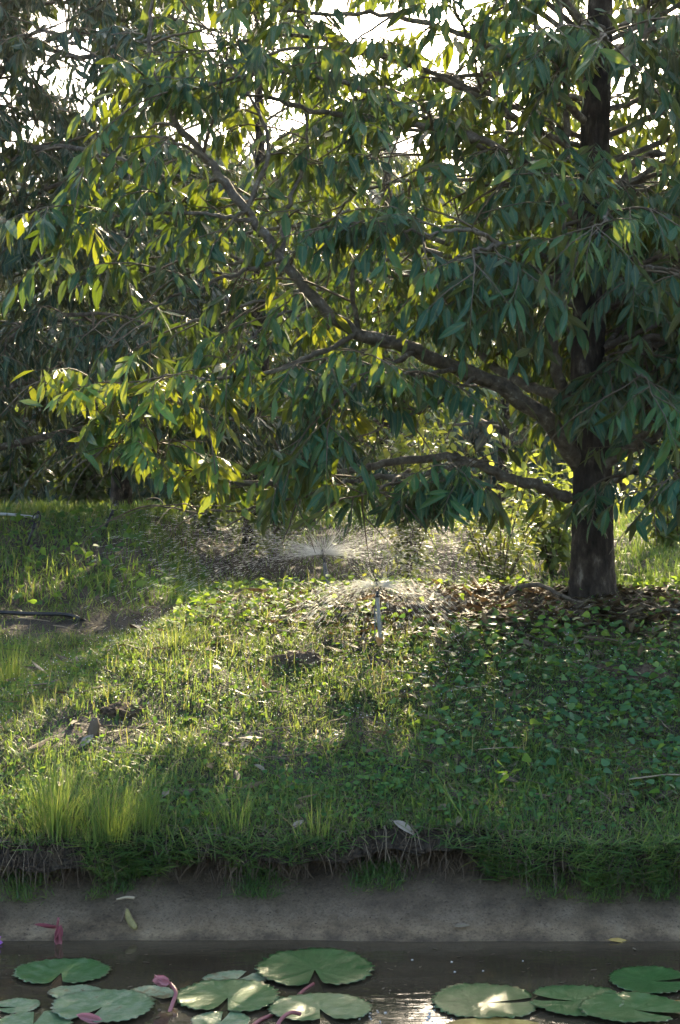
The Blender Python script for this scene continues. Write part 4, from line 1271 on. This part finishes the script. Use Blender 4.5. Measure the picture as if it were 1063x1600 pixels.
# bright seedling on the lower right slope
b = G(845, 1320)
root = empty('seedling', b)
tag(root, 'bright green seedling with rounded leaflets low on the right slope', 'seedling')
mb = MB(); mb.tube(smooth_line([b, b + np.array([.01, -.02, .07]), b + np.array([.03, -.04, .13])], 8), np.linspace(.003, .0015, 8), 5); mb.build('stem', M['twig'], root, b)
for i in range(11):
    u = i / 10
    c = b + np.array([.03 * u, -.04 * u, .02 + .12 * u]); a = i * 2.2
    A = dict(B=c[None] + nrm(np.array([math.cos(a), math.sin(a) - .5, 0]))[None] * .012, D=np.array([[math.cos(a), math.sin(a) - .4, -.1]]), N=np.array([[0.1 * math.cos(a), -.6, 1.0]]), L=np.array([.045]), W=np.array([.036]), C=np.array([.15]), T=np.array([.95]))
    leaves_obj('leaf', A, LT_OVAL, M['creeper'], root, c)

# ------------------------------------------------------------------ branches lying before the trunk
def stick(label, pts, r0, r1, name='fallen_branch', side=None):
    pts = smooth_line([G(a, b_) + UP * h for a, b_, h in pts], 16)
    mb = MB(); mb.tube(pts + rng.normal(0, .004, pts.shape), np.linspace(r0, r1, 16), 7, wob=.08)
    if side:
        for f, dv in side:
            q = pts[int(f * 15)]
            mb.tube(smooth_line([q, q + np.array(dv) * .5 + UP * .02, q + np.array(dv)], 6), np.linspace(r1, r1 * .4, 6), 5)
    o = mb.build(name, M['limb'], origin=pts[0])
    tag(o, label, 'branch', 'branches lying on the bed')


stick('dark curved branch lying on the litter left of the trunk', [(790, 945, .05), (830, 938, .09), (880, 946, .05), (920, 962, .03)], .016, .009)
stick('pale forked dry branch in the litter before the trunk', [(860, 985, .02), (890, 968, .03), (930, 955, .04)], .006, .003, side=[(.4, (-.05, 0, .1)), (.7, (.08, -.05, .07))])
stick('thin straight stick across the litter below the trunk', [(790, 990, .03), (850, 1012, .03), (910, 1030, .03)], .005, .003)
stick('thin pale stick leaning on the brown mound beside the near sprinkler', [(575, 985, .02), (610, 960, .06), (628, 948, .09)], .004, .002)
stick('gnarled root-like branch right of the trunk foot', [(960, 940, .03), (1010, 955, .03), (1060, 965, .03)], .012, .008)


# ------------------------------------------------------------------ clods
def clod(label, px, py, sx, sy, sz, name='soil_clod', seed=0.0):
    b = G(px, py)
    nu, nv = 40, 20
    u, v = np.meshgrid(np.linspace(0, 2 * math.pi, nu, endpoint=False), np.linspace(0.02, math.pi * .62, nv))
    dd = np.stack([np.cos(u) * np.sin(v), np.sin(u) * np.sin(v), np.cos(v)], -1)
    r = 1 + .22 * wav(dd[..., 0] * 3 + seed, dd[..., 1] * 3 + dd[..., 2] * 2, seed) + .16 * wav(dd[..., 0] * 7, dd[..., 1] * 7 + dd[..., 2] * 6, seed + 1) + .10 * fbm(dd[..., 0] * 19, dd[..., 1] * 17 + dd[..., 2] * 15, seed + 3)
    V = b + dd * r[..., None] * np.array([sx, sy, sz]) - UP * sz * .35
    i = np.arange(nv - 1)[:, None] * nu; j = np.arange(nu)[None, :]; j2 = (j + 1) % nu
    q = np.stack([i + j, i + nu + j, i + nu + j2, i + j2], -1).reshape(-1, 4)
    o = mesh_obj(name, V.reshape(-1, 3), None, q, M['soil2'], origin=b, smooth=True)
    tag(o, label, 'soil clod', 'clods of earth on the bed')


M['soil2'] = plain_mat('clod_soil', [(0.3, (0.045, 0.030, 0.018)), (0.5, (0.11, 0.076, 0.048)), (0.7, (0.20, 0.145, 0.095))], 0.95, 30, 10, 1.0, 0.05)
clod('grey-brown clod of earth in the sunlit turf left of the near sprinkler', 470, 1035, .16, .10, .07, seed=.4)
clod('brown clod of earth at the right edge among creeper', 1015, 1060, .12, .09, .09, seed=1.4)
clod('smaller brown clod left of the one at the right edge', 955, 1055, .10, .08, .07, seed=2.4)
clod('dark earth lump in the litter left of the trunk', 800, 965, .17, .1, .08, seed=3.4)
clod('low clod below the near sprinkler stake', 590, 1040, .12, .08, .05, seed=4.4)
clod('brown earth mound behind the near sprinkler', 625, 962, .22, .16, .10, seed=5.4)
clod('dark lump of earth right of the trunk litter', 905, 968, .09, .08, .07, seed=6.4)
clod('sandy clod on the worn patch at the left', 190, 1110, .1, .08, .04, seed=7.4)

# cut stub on the worn patch
b = G(145, 1150)
mb = MB(); mb.tube([b - UP * .03, b + UP * .02 + np.array([.003, 0, 0]), b + UP * .05 + np.array([.008, 0, 0]), b + UP * .078 + np.array([.010, .004, 0])], [.027, .023, .021, .014], 14, a=.36, wob=.2)
o = mb.build('cut_stub', M['dry'], origin=b); tag(o, 'short cut brown stem stub on the worn left patch', 'stub')


# ------------------------------------------------------------------ sprinklers, pipes, spray
def solid(name, col, rough=.5, spec=.4):
    return plain_mat(name, [(0.3, tuple(c * .7 for c in col)), (0.7, col)], rough, 25, 4, .15, .002, spec)


M['stake'] = plain_mat('weathered_stake', [(.3, (.16, .15, .13)), (.7, (.42, .40, .36))], .7, 18, 6, .4, .004, stretch=(1, 1, .2))
M['black'] = solid('black_plastic', (.02, .02, .022), .4)
M['grey'] = solid('grey_plastic', (.16, .165, .17), .45)


def sprinkler(label, base, head, sm='stake', r=.011, tube=True, scale=1.0):
    base, head = np.asarray(base, float), np.asarray(head, float)
    root = empty('sprinkler', base)
    tag(root, label, 'sprinkler', 'micro sprinklers on stakes')
    ax = nrm(head - base)
    sd = nrm(np.cross(ax, np.array([0, 1, 0])))
    fr = np.cross(sd, ax)
    ln = np.linalg.norm(head - base)
    mb = MB(); mb.tube([base - ax * .05, base + ax * ln * .4 + sd * .003, head - ax * .055 * scale], [r, r * .95, r * .8], 8, wob=.05); mb.build('stake', M[sm], root, base)
    if tube:
        q = smooth_line([base + sd * .035 - ax * .02, base + sd * .026 + ax * ln * .25, base + sd * .02 + ax * ln * .55, base + sd * .008 + ax * (ln - .06)], 14)
        mb = MB(); mb.tube(q, .0036, 6); mb.build('feed_tube', M['grey'], root, base)
    s = scale
    mb = MB(); mb.tube([head - ax * .062 * s, head - ax * .055 * s, head - ax * .05 * s, head - ax * .028 * s], [.009 * s, .012 * s, .0085 * s, .008 * s], 10); body = mb.build('head', M['black'], root, head)
    for sg in (-1, 1):
        mb = MB(); mb.tube(smooth_line([head - ax * .03 * s + sd * sg * .006 * s, head - ax * .018 * s + sd * sg * .018 * s, head + ax * .008 * s + sd * sg * .017 * s, head + ax * .022 * s + sd * sg * .005 * s], 8), .0028 * s, 6)
        mb.build('bridge_arm', M['black'], body, head)
    mb = MB(); mb.tube([head + ax * .018 * s, head + ax * .028 * s, head + ax * .033 * s], [.009 * s, .008 * s, .003 * s], 10); mb.build('cap', M['black'], body, head)
    mb = MB(); mb.tube([head - ax * .006 * s, head + ax * .004 * s, head + ax * .016 * s], [.003 * s, .009 * s, .004 * s], 8); mb.build('rotor', M['grey'], body, head)
    return head


b1 = G(596, 1005); h1 = P(589, 914, b1[1] - .01)
sprinkler('near sprinkler on a pale stake spraying in the sunlit turf', b1, h1)
d2 = 10.35
b2 = np.array([(519 - CX) / F * d2, d2, 0]); b2[2] = H(b2[0], d2)
h2 = P(505, 866, d2)
sprinkler('far sprinkler on a leaning grey stake with a wide fan of spray', b2, h2, 'grey', .013)
b3 = G(42, 858); h3 = P(58, 808, b3[1] + .02)
sprinkler('idle sprinkler on a dark leaning stake at the left end of the mound', b3, h3, 'black', .011, False, 1.5)
b4 = G(160, 838); h4 = P(180, 790, b4[1] + .02)
sprinkler('idle sprinkler on a dark stake at the middle of the left mound crest', b4, h4, 'black', .012, False, 1.3)


def pipe(label, pts, r, mat, name='irrigation_pipe'):
    q = smooth_line([G(a, b_) + UP * h for a, b_, h in pts], 30)
    mb = MB(); mb.tube(q, r, 10); o = mb.build(name, M[mat], origin=q[0]); tag(o, label, 'pipe')


M['pvc'] = solid('white_pipe', (.6, .62, .62), .4)
pipe('black irrigation pipe lying on the bare strip at left', [(-60, 962, .03), (0, 964, .03), (50, 966, .025), (105, 966, .02), (135, 970, -.01)], .013, 'black')
pipe('pale pipe lying on the left mound behind the idle sprinkler', [(-40, 824, .1), (10, 823, .1), (55, 824, .08)], .012, 'pvc')
pipe('black hose half buried in the litter before the trunk', [(830, 974, .03), (880, 977, .03), (940, 975, .02)], .010, 'black')


def spray_mesh(name, label, head, n, reach, elev, drop, seed, dens=1.15, up=.09):
    """threads and beads of water flung out from the head, each on its own falling path"""
    r = np.random.default_rng(seed)
    az = r.uniform(0, 2 * math.pi, n)
    az = np.round(az / (2 * math.pi) * 90) / 90 * 2 * math.pi + r.normal(0, .012, n)
    el = r.uniform(elev[0], elev[1], n)
    v = reach * r.uniform(.7, 1.15, n)
    high = r.random(n) < up
    el = np.where(high, r.uniform(.3, 1.05, n), el)
    v = np.where(high, v * .45, v)
    u = r.uniform(0.012, 1, n) ** dens

    def path(u):
        h = v * u
        return head + np.stack([np.cos(az) * h, np.sin(az) * h, np.tan(el) * h - drop * (u * v / reach) ** 2], -1)
    ln = (0.012 + 0.035 * r.random(n) + 0.10 * np.exp(-u * 9)) / v * (0.6 + 0.7 * u)
    a, c, b_ = path(u), path(np.minimum(u + ln * .5, 1.15)), path(np.minimum(u + ln, 1.15))
    rad = 0.0005 * r.uniform(.6, 1.5, n) * (0.7 + .5 * u)
    d = nrm(b_ - a)
    s1 = nrm(np.cross(d, UP)); s2 = np.cross(s1, d)
    V = np.stack([a, c + s1 * rad[:, None], c + (-.5 * s1 + .87 * s2) * rad[:, None], c + (-.5 * s1 - .87 * s2) * rad[:, None], b_], 1)
    tt = np.array([[0, 2, 1], [0, 3, 2], [0, 1, 3], [4, 1, 2], [4, 2, 3], [4, 3, 1]])
    keep = V[:, :, 2].min(1) > H(V[:, 2, 0], V[:, 2, 1]) + .01
    V = V[keep]
    m = len(V)
    T2 = (tt[None] + (np.arange(m) * 5)[:, None, None]).reshape(-1, 3)
    o = mesh_obj(name, V.reshape(-1, 3), T2, None, M['drop'], smooth=True)
    tag(o, label, 'water spray', kind='stuff')


spray_mesh('water_spray', 'fan of backlit water thrown out by the far sprinkler', h2 + UP * .004, 12500, 1.45, (-.10, .42), .36, 5, 1.35)
spray_mesh('water_spray', 'low dome of water falling round the near sprinkler', h1 + UP * .004, 3600, .44, (-.12, .30), .22, 6, 1.5, .05)

# ------------------------------------------------------------------ water lilies
def pad_mat():
    m, nt, N, L, pb, out = new_mat('lily_pad')
    at = N.new('ShaderNodeAttribute'); at.attribute_name = 'tint'
    r = ramp(N, [(0.0, (0.020, 0.066, 0.014)), (0.4, (0.040, 0.108, 0.028)), (0.7, (0.10, 0.165, 0.08)), (0.86, (0.19, 0.24, 0.15)), (1.0, (0.13, 0.10, 0.04))])
    ang = N.new('ShaderNodeAttribute'); ang.attribute_name = 'angle'
    rr = N.new('ShaderNodeAttribute'); rr.attribute_name = 'radius'
    nz = N.new('ShaderNodeTexNoise'); nz.inputs['Scale'].default_value = 30; nz.inputs['Detail'].default_value = 8; nz.inputs['Roughness'].default_value = .7
    tc = N.new('ShaderNodeTexCoord'); L.new(tc.outputs['Object'], nz.inputs['Vector'])
    a1 = N.new('ShaderNodeMath'); a1.operation = 'MULTIPLY_ADD'; a1.inputs[1].default_value = 1.5; L.new(nz.outputs[0], a1.inputs[0])
    a0 = N.new('ShaderNodeMath'); a0.operation = 'SUBTRACT'; a0.inputs[1].default_value = 0.70; L.new(at.outputs['Fac'], a0.inputs[0]); L.new(a0.outputs[0], a1.inputs[2])
    L.new(a1.outputs[0], r.inputs[0])
    w = N.new('ShaderNodeMath'); w.operation = 'MULTIPLY'; w.inputs[1].default_value = 16; L.new(ang.outputs['Fac'], w.inputs[0])
    s = N.new('ShaderNodeMath'); s.operation = 'COSINE'; L.new(w.outputs[0], s.inputs[0])
    ab = N.new('ShaderNodeMath'); ab.operation = 'GREATER_THAN'; ab.inputs[1].default_value = 0.965; L.new(s.outputs[0], ab.inputs[0])
    fm = N.new('ShaderNodeMath'); fm.operation = 'MULTIPLY'; fm.inputs[1].default_value = .2; L.new(ab.outputs[0], fm.inputs[0])
    mx = N.new('ShaderNodeMix'); mx.data_type = 'RGBA'; L.new(fm.outputs[0], mx.inputs[0]); L.new(r.outputs[0], mx.inputs[6]); mx.inputs[7].default_value = (.12, .22, .08, 1)
    # brown rim and rot spots
    ns = N.new('ShaderNodeTexNoise'); ns.inputs['Scale'].default_value = 55; ns.inputs['Detail'].default_value = 3; L.new(tc.outputs['Object'], ns.inputs['Vector'])
    p8 = N.new('ShaderNodeMath'); p8.operation = 'POWER'; p8.inputs[1].default_value = 14; L.new(rr.outputs['Fac'], p8.inputs[0])
    m8 = N.new('ShaderNodeMath'); m8.operation = 'MULTIPLY_ADD'; m8.inputs[1].default_value = .22; L.new(p8.outputs[0], m8.inputs[0]); L.new(ns.outputs[0], m8.inputs[2])
    rs = ramp(N, [(0.68, (0, 0, 0)), (0.78, (.8, .8, .8))]); L.new(m8.outputs[0], rs.inputs[0])
    mx3 = N.new('ShaderNodeMix'); mx3.data_type = 'RGBA'; L.new(rs.outputs[0], mx3.inputs[0]); L.new(mx.outputs[2], mx3.inputs[6]); mx3.inputs[7].default_value = (.10, .07, .028, 1)
    L.new(mx3.outputs[2], pb.inputs['Base Color'])
    pb.inputs['Roughness'].default_value = .28
    pb.inputs['Specular IOR Level'].default_value = .5
    b = N.new('ShaderNodeBump'); b.inputs['Strength'].default_value = .5; b.inputs['Distance'].default_value = .004
    ad = N.new('ShaderNodeMath'); ad.operation = 'MULTIPLY_ADD'; ad.inputs[1].default_value = .06; L.new(s.outputs[0], ad.inputs[0]); L.new(nz.outputs[0], ad.inputs[2])
    L.new(ad.outputs[0], b.inputs['Height']); L.new(b.outputs[0], pb.inputs['Normal'])
    return m


M['pad'] = pad_mat()


def pad(px, py, w, notch, tint, label, z=.006, ratio=1.0, tilt=(0, 0), seed=0.0):
    c = W(px, py)
    rad = w / 2 * c[1] / F
    na, nr = 120, 7
    gap = .16
    a = np.linspace(gap, 2 * math.pi - gap, na)
    rn = np.array([0.0, .2, .42, .64, .82, .94, 1.0])
    A_, R_ = np.meshgrid(a, rn)
    teeth = 1 + (.022 * np.where(np.arange(na) % 4 < 2, 1, -1) + .012 * rng.normal(0, 1, na))[None, :] * (R_ ** 6)
    shape = 1 + .035 * wav(np.cos(A_) * 2 + seed, np.sin(A_) * 2, seed)
    # round the two lobes at the notch
    g = np.minimum(A_ - gap, 2 * math.pi - gap - A_)
    lobe = 1 - .16 * np.exp(-g / .14) * R_
    rr = R_ * teeth * shape * lobe
    th = A_ + math.radians(notch)
    X, Y = rr * np.cos(th) * rad, rr * np.sin(th) * rad * ratio
    Z = .005 * rad / .19 * (R_ ** 5) * (.8 + .8 * wav(A_ * 2.2, R_, seed + 2)) + .004 * wav(X * 30, Y * 30, seed) * R_ - .006 * (1 - R_) ** 2
    Z = np.maximum(Z, -.003) + tilt[0] * X + tilt[1] * Y + z
    top = np.stack([X, Y, Z], -1).reshape(-1, 3)
    low = top[-na:] - np.array([0, 0, .0018]) - np.concatenate([nrm(top[-na:, :2]), np.zeros((na, 1))], -1) * .003
    V = np.vstack([top, low])
    i = np.arange(nr - 1)[:, None] * na; j = np.arange(na - 1)[None, :]
    q = np.stack([i + j, i + na + j, i + na + j + 1, i + j + 1], -1).reshape(-1, 4)
    k = (nr - 1) * na + np.arange(na - 1)
    q = np.vstack([q, np.stack([k, k + na, k + na + 1, k + 1], -1)])
    o = mesh_obj('lily_pad', V + c, None, q, M['pad'], origin=c, smooth=True,
                 attrs={'tint': np.full(len(V), tint), 'angle': np.concatenate([A_.ravel(), a]), 'radius': np.concatenate([R_.ravel(), np.ones(na)])})
    tag(o, label, 'lily pad', 'lily pads floating on the pond')


pad(96, 1521, 152, -88, .42, 'green lily pad farthest back on the left, with a notch in front', .006, .9, seed=.1)
pad(492, 1519, 184, -88, .18, 'largest deep green lily pad in the middle, notch toward the camera', .012, 1.0, (0, .03), seed=1.1)
pad(368, 1532, 100, 60, .80, 'brownish lily pad behind the large green pair left of centre', .004, .85, seed=2.1)
pad(356, 1562, 164, -95, .38, 'green lily pad in front of the brownish one, left of centre', .010, 1.0, seed=3.1)
pad(118, 1552, 84, -30, .78, 'small pale lily pad between the two big left ones', .004, .85, seed=4.1)
pad(160, 1578, 162, -110, .68, 'big pale lily pad in the left foreground', .012, 1.0, seed=5.1)
pad(28, 1574, 70, -160, .70, 'small pale lily pad at the left edge', .005, 1.0, seed=6.1)
pad(236, 1556, 82, -60, .85, 'brown-edged small lily pad under the pink bud', .004, .95, seed=7.1)
pad(500, 1580, 164, -80, .45, 'dew-covered lily pad in front of the largest one', .010, .85, seed=8.1)
pad(760, 1568, 170, 5, .20, 'green serrated lily pad left of the right-hand cluster', .006, 1.0, seed=9.1)
pad(900, 1568, 150, 170, .30, 'lily pad in the middle of the right-hand cluster', .010, 1.0, seed=10.1)
pad(990, 1584, 172, -35, .32, 'lily pad at the front right, overlapping its left neighbour', .016, .85, seed=11.1)
pad(1018, 1534, 132, -5, .22, 'deep green lily pad alone at the right edge', .006, 1.05, seed=12.1)
pad(52, 1602, 120, 90, .62, 'pale lily pad cut by the bottom left corner', .006, 1.0, seed=13.1)
pad(345, 1598, 92, 80, .66, 'pale lily pad at the bottom edge left of centre', .006, 1.0, seed=14.1)


def petal_mat(name, c0, c1):
    return leaf_mat(name, [(0, c0), (1, c1)], [(0, c0), (1, c1)], [(0, tuple(min(1, v * 1.6) for v in c0)), (1, tuple(min(1, v * 1.5) for v in c1))], .25, .4, .4, False)


M['pink'] = petal_mat('pink_petal', (.20, .028, .042), (.55, .26, .28))
M['purple'] = petal_mat('purple_petal', (.30, .08, .40), (.55, .25, .62))
M['stemr'] = plain_mat('red_stem', [(.3, (.14, .03, .035)), (.7, (.28, .09, .09))], .4, 20, 3, .1, .002, .5)
M['yellow'] = plain_mat('rotten_yellow', [(.3, (.22, .13, .03)), (.7, (.48, .36, .10))], .5, 14, 4, .3, .004)
M['olive'] = plain_mat('olive_bud', [(.3, (.14, .12, .04)), (.7, (.34, .29, .12))], .5, 14, 4, .3, .004)


def petals(root, c, ax, ln, wd, n, mat, open_=.25, tint=(0, 1)):
    ax = nrm(ax); s1 = nrm(np.cross(ax, np.array([.3, 1, .2]))); s2 = np.cross(ax, s1)
    for i in range(n):
        a = i * 2 * math.pi / n + .3 * (i % 2)
        out = s1 * math.cos(a) + s2 * math.sin(a)
        A = dict(B=(c + out * ln * .05)[None], D=(ax + out * open_)[None], N=out[None], L=np.array([ln * rng.uniform(.85, 1.05)]), W=np.array([wd]), C=np.array([-.22 + open_ * .2]) * -1 * (1 if open_ < .5 else -.4), T=np.array([rng.uniform(*tint)]))
        leaves_obj('petal', A, LT_OVAL, M[mat], root, c, fold=-.35)


# drooping bud
c = W(252, 1545) + UP * .085
root = empty('lily_bud', W(270, 1577))
tag(root, 'closed pink lily bud bent over on a red stem left of centre', 'flower bud')
pts = smooth_line([W(260, 1586) - UP * .02, W(270, 1574) + UP * .012, W(275, 1568) + UP * .035, W(266, 1562) + UP * .050], 16)
mb = MB(); mb.tube(pts, np.linspace(.007, .006, 16), 8); mb.build('stem', M['stemr'], root, pts[0])
petals(root, pts[-1], np.array([-1.0, -.1, .35]), .054, .036, 7, 'pink', .32, (.35, 1))
# withered flower at the water's edge
c = W(90, 1472) + UP * .04
root = empty('withered_flower', W(90, 1472))
tag(root, 'wilted crimson lily flower drooping at the edge of the mud on the left', 'flower')
petals(root, c + np.array([0, 0, .01]), np.array([.12, -.3, -1.0]), .085, .042, 4, 'pink', .16, (.1, .6))
petals(root, c + np.array([.012, -.005, .02]), np.array([-.1, -.5, -.8]), .06, .03, 3, 'pink', .3, (0, .3))
petals(root, c + np.array([0, 0, .012]), np.array([-1, 0, .12]), .09, .03, 2, 'pink', .12, (0, .15))
mb = MB(); mb.tube(smooth_line([c + UP * .045 + np.array([.004, 0, 0]), c + UP * .02, c], 6), .005, 6); mb.build('stem', M['stemr'], root, c)
# purple petals at the left margin
c = W(0, 1478) + UP * .02
root = empty('purple_flower', W(0, 1478)); tag(root, 'purple lily petals cut by the left edge of the picture', 'flower')
petals(root, c + np.array([-.035, 0, -.01]), np.array([1, 0, .2]), .045, .022, 5, 'purple', .5)
# pink bud under the front pad
root = empty('lily_bud', W(145, 1602)); tag(root, 'pale pink bud tip under the big pale pad in the left foreground', 'flower bud')
petals(root, W(160, 1602) + UP * .012, np.array([-1, 0, .25]), .075, .03, 5, 'pink', .15, (.7, 1))


def stem(label, pts, r, name='water_lily_shoot'):
    q = smooth_line([W(a, b_) + UP * h for a, b_, h in pts], 16)
    mb = MB(); mb.tube(q, r, 8); o = mb.build(name, M['stemr'], origin=q[0]); tag(o, label, 'shoot', 'red water lily shoots')


stem('red lily stem arching out of the water before the centre pads', [(425, 1612, -.01), (440, 1603, .02), (455, 1598, .03), (470, 1596, .022)], .006)
stem('dull red lily stem in the water left of the arching one', [(385, 1612, .0), (405, 1598, .006), (425, 1588, .004)], .006)
stem('brown lily stem in the water under the largest pad', [(460, 1562, .001), (475, 1548, .002), (490, 1538, .002)], .005)

# olive bud and its dead stalk on the mud


def on_mud(px, py):
    d = np.interp(py, [1343, 1381, 1425, 1470], [5.9, 5.80, 5.68, 5.56])
    z = CAMZ + (HZ - py) / F * d
    return np.array([(px - CX) / F * d, d, z])


a, b_ = on_mud(200, 1416) - np.array([0, .03, 0]), on_mud(214, 1447) - np.array([0, .03, 0])
q = smooth_line([a, (a + b_) / 2 + np.array([-.006, -.008, 0]), b_], 10)
root = empty('fallen_pod', b_)
tag(root, 'yellowish withered lily bud with a dry stalk lying on the mud', 'withered bud')
mb = MB(); mb.tube(q, [.004, .007, .009, .011, .012, .0125, .013, .013, .012, .008], 9); mb.build('bud', M['olive'], root, b_)
q = smooth_line([a, on_mud(196, 1425) - np.array([0, .02, 0]), on_mud(190, 1440) - np.array([0, .012, 0])], 8)
mb = MB(); mb.tube(q, np.linspace(.008, .004, 8), 6, a=.4); mb.build('stalk', M['dry'], root, b_)
q = smooth_line([on_mud(184, 1402) - np.array([0, .03, 0]), on_mud(200, 1398) - np.array([0, .035, 0]), on_mud(212, 1400) - np.array([0, .03, 0])], 8)
mb = MB(); mb.tube(q, np.linspace(.004, .006, 8), 6, a=1.0); mb.build('sepal', M['dry'], root, b_)

# things at the water's edge and afloat
c = W(945, 1472) + UP * .008
A = dict(B=c[None], D=np.array([[1, .05, -.08]]), N=np.array([[0, -.5, 1]]), L=np.array([.11]), W=np.array([.022]), C=np.array([.1]), T=np.array([.7]))
o = leaves_obj('floating_leaf', A, LT, M['yellow'], origin=c, fold=.5); tag(o, 'folded yellow leaf afloat at the mud edge on the right', 'leaf')
c = on_mud(720, 1448) + UP * .004
A = dict(B=(c - np.array([.03, .01, 0]))[None], D=np.array([[1, 0, .12]]), N=np.array([[0, -.6, 1]]), L=np.array([.065]), W=np.array([.022]), C=np.array([.1]), T=np.array([.8]))
o = leaves_obj('fallen_leaf', A, LT, M['dead'], origin=c, fold=.3); tag(o, 'small grey leaf stuck on the mud right of centre', 'fallen leaf')
c = W(1040, 1568) + UP * .004
A = dict(B=c[None], D=np.array([[1, -.3, 0]]), N=np.array([[0, -.1, 1]]), L=np.array([.14]), W=np.array([.05]), C=np.array([.05]), T=np.array([.8]))
o = leaves_obj('rotting_leaf', A, LT_OVAL, M['yellow'], origin=c, fold=.1); tag(o, 'yellow rotting pad edge showing behind the front right pad', 'leaf')
c = W(690, 1604) + UP * .003
A = dict(B=c[None], D=np.array([[1, .05, 0]]), N=np.array([[0, -.1, 1]]), L=np.array([.32]), W=np.array([.09]), C=np.array([.02]), T=np.array([.8]))
o = leaves_obj('rotting_leaf', A, LT_OVAL, M['yellow'], origin=c, fold=.1); tag(o, 'brown-yellow rotting pad at the bottom edge right of centre', 'leaf')
mb = MB()
for i in range(34):
    px, py = rng.uniform(560, 720), rng.uniform(1572, 1600)
    if rng.random() < .3:
        px, py = rng.uniform(500, 1000), rng.uniform(1500, 1560)
    c = W(px, py)
    rr = rng.uniform(.0015, .005)
    u = np.linspace(0, 2 * math.pi, 9)[:-1]
    V = [c + np.array([math.cos(t) * rr * k, math.sin(t) * rr * k, h * rr]) for k, h in ((1, 0), (.75, .6)) for t in u] + [c + UP * rr * .85]
    q = [[j, (j + 1) % 8, 8 + (j + 1) % 8, 8 + j] for j in range(8)]
    mb.add(V, [[8 + j, 8 + (j + 1) % 8, 16] for j in range(8)], q)
tag(mb.build('bubbles', M['drop']), 'small bubbles and foam on the water between the pads', 'bubbles', kind='stuff')

n = 150
px = rng.uniform(0, 1063, n); py = 1480 + 120 * rng.random(n)
d = CAMZ * F / (py - HZ)
a = rng.uniform(0, 6.28, n); sz = rng.uniform(.008, .03, n)
A = dict(B=np.stack([(px - CX) / F * d, d, np.full(n, .0025)], -1), D=np.stack([np.cos(a), np.sin(a), 0 * a], -1), N=np.stack([rng.normal(0, .06, n), rng.normal(0, .06, n), np.ones(n)], -1),
         L=sz, W=sz * rng.uniform(.12, .5, n), C=0 * a, T=rng.uniform(0, .8, n))
tag(leaves_obj('floating_debris', A, LT_FLAT, M['dead'], fold=0.0), 'bits of leaf and chaff floating between the lily pads', 'debris', kind='stuff')

# ------------------------------------------------------------------ damp air over the orchard, lit by the low sun
m = bpy.data.materials.new('haze')
m.use_nodes = True
m.node_tree.nodes.clear()
pv = m.node_tree.nodes.new('ShaderNodeVolumePrincipled')
pv.inputs['Density'].default_value = 0.0005
pv.inputs['Color'].default_value = (0.97, 0.97, 0.95, 1)
pv.inputs['Anisotropy'].default_value = 0.4
ou = m.node_tree.nodes.new('ShaderNodeOutputMaterial')
m.node_tree.links.new(pv.outputs[0], ou.inputs['Volume'])
mb = MB()
mb.box((0, 172, 5.0), 330, 480, 14.4)
tag(mb.build('haze', m, smooth=False), 'thin sunlit haze hanging in the orchard air', 'haze', kind='stuff')
cy.volume_bounces = 0
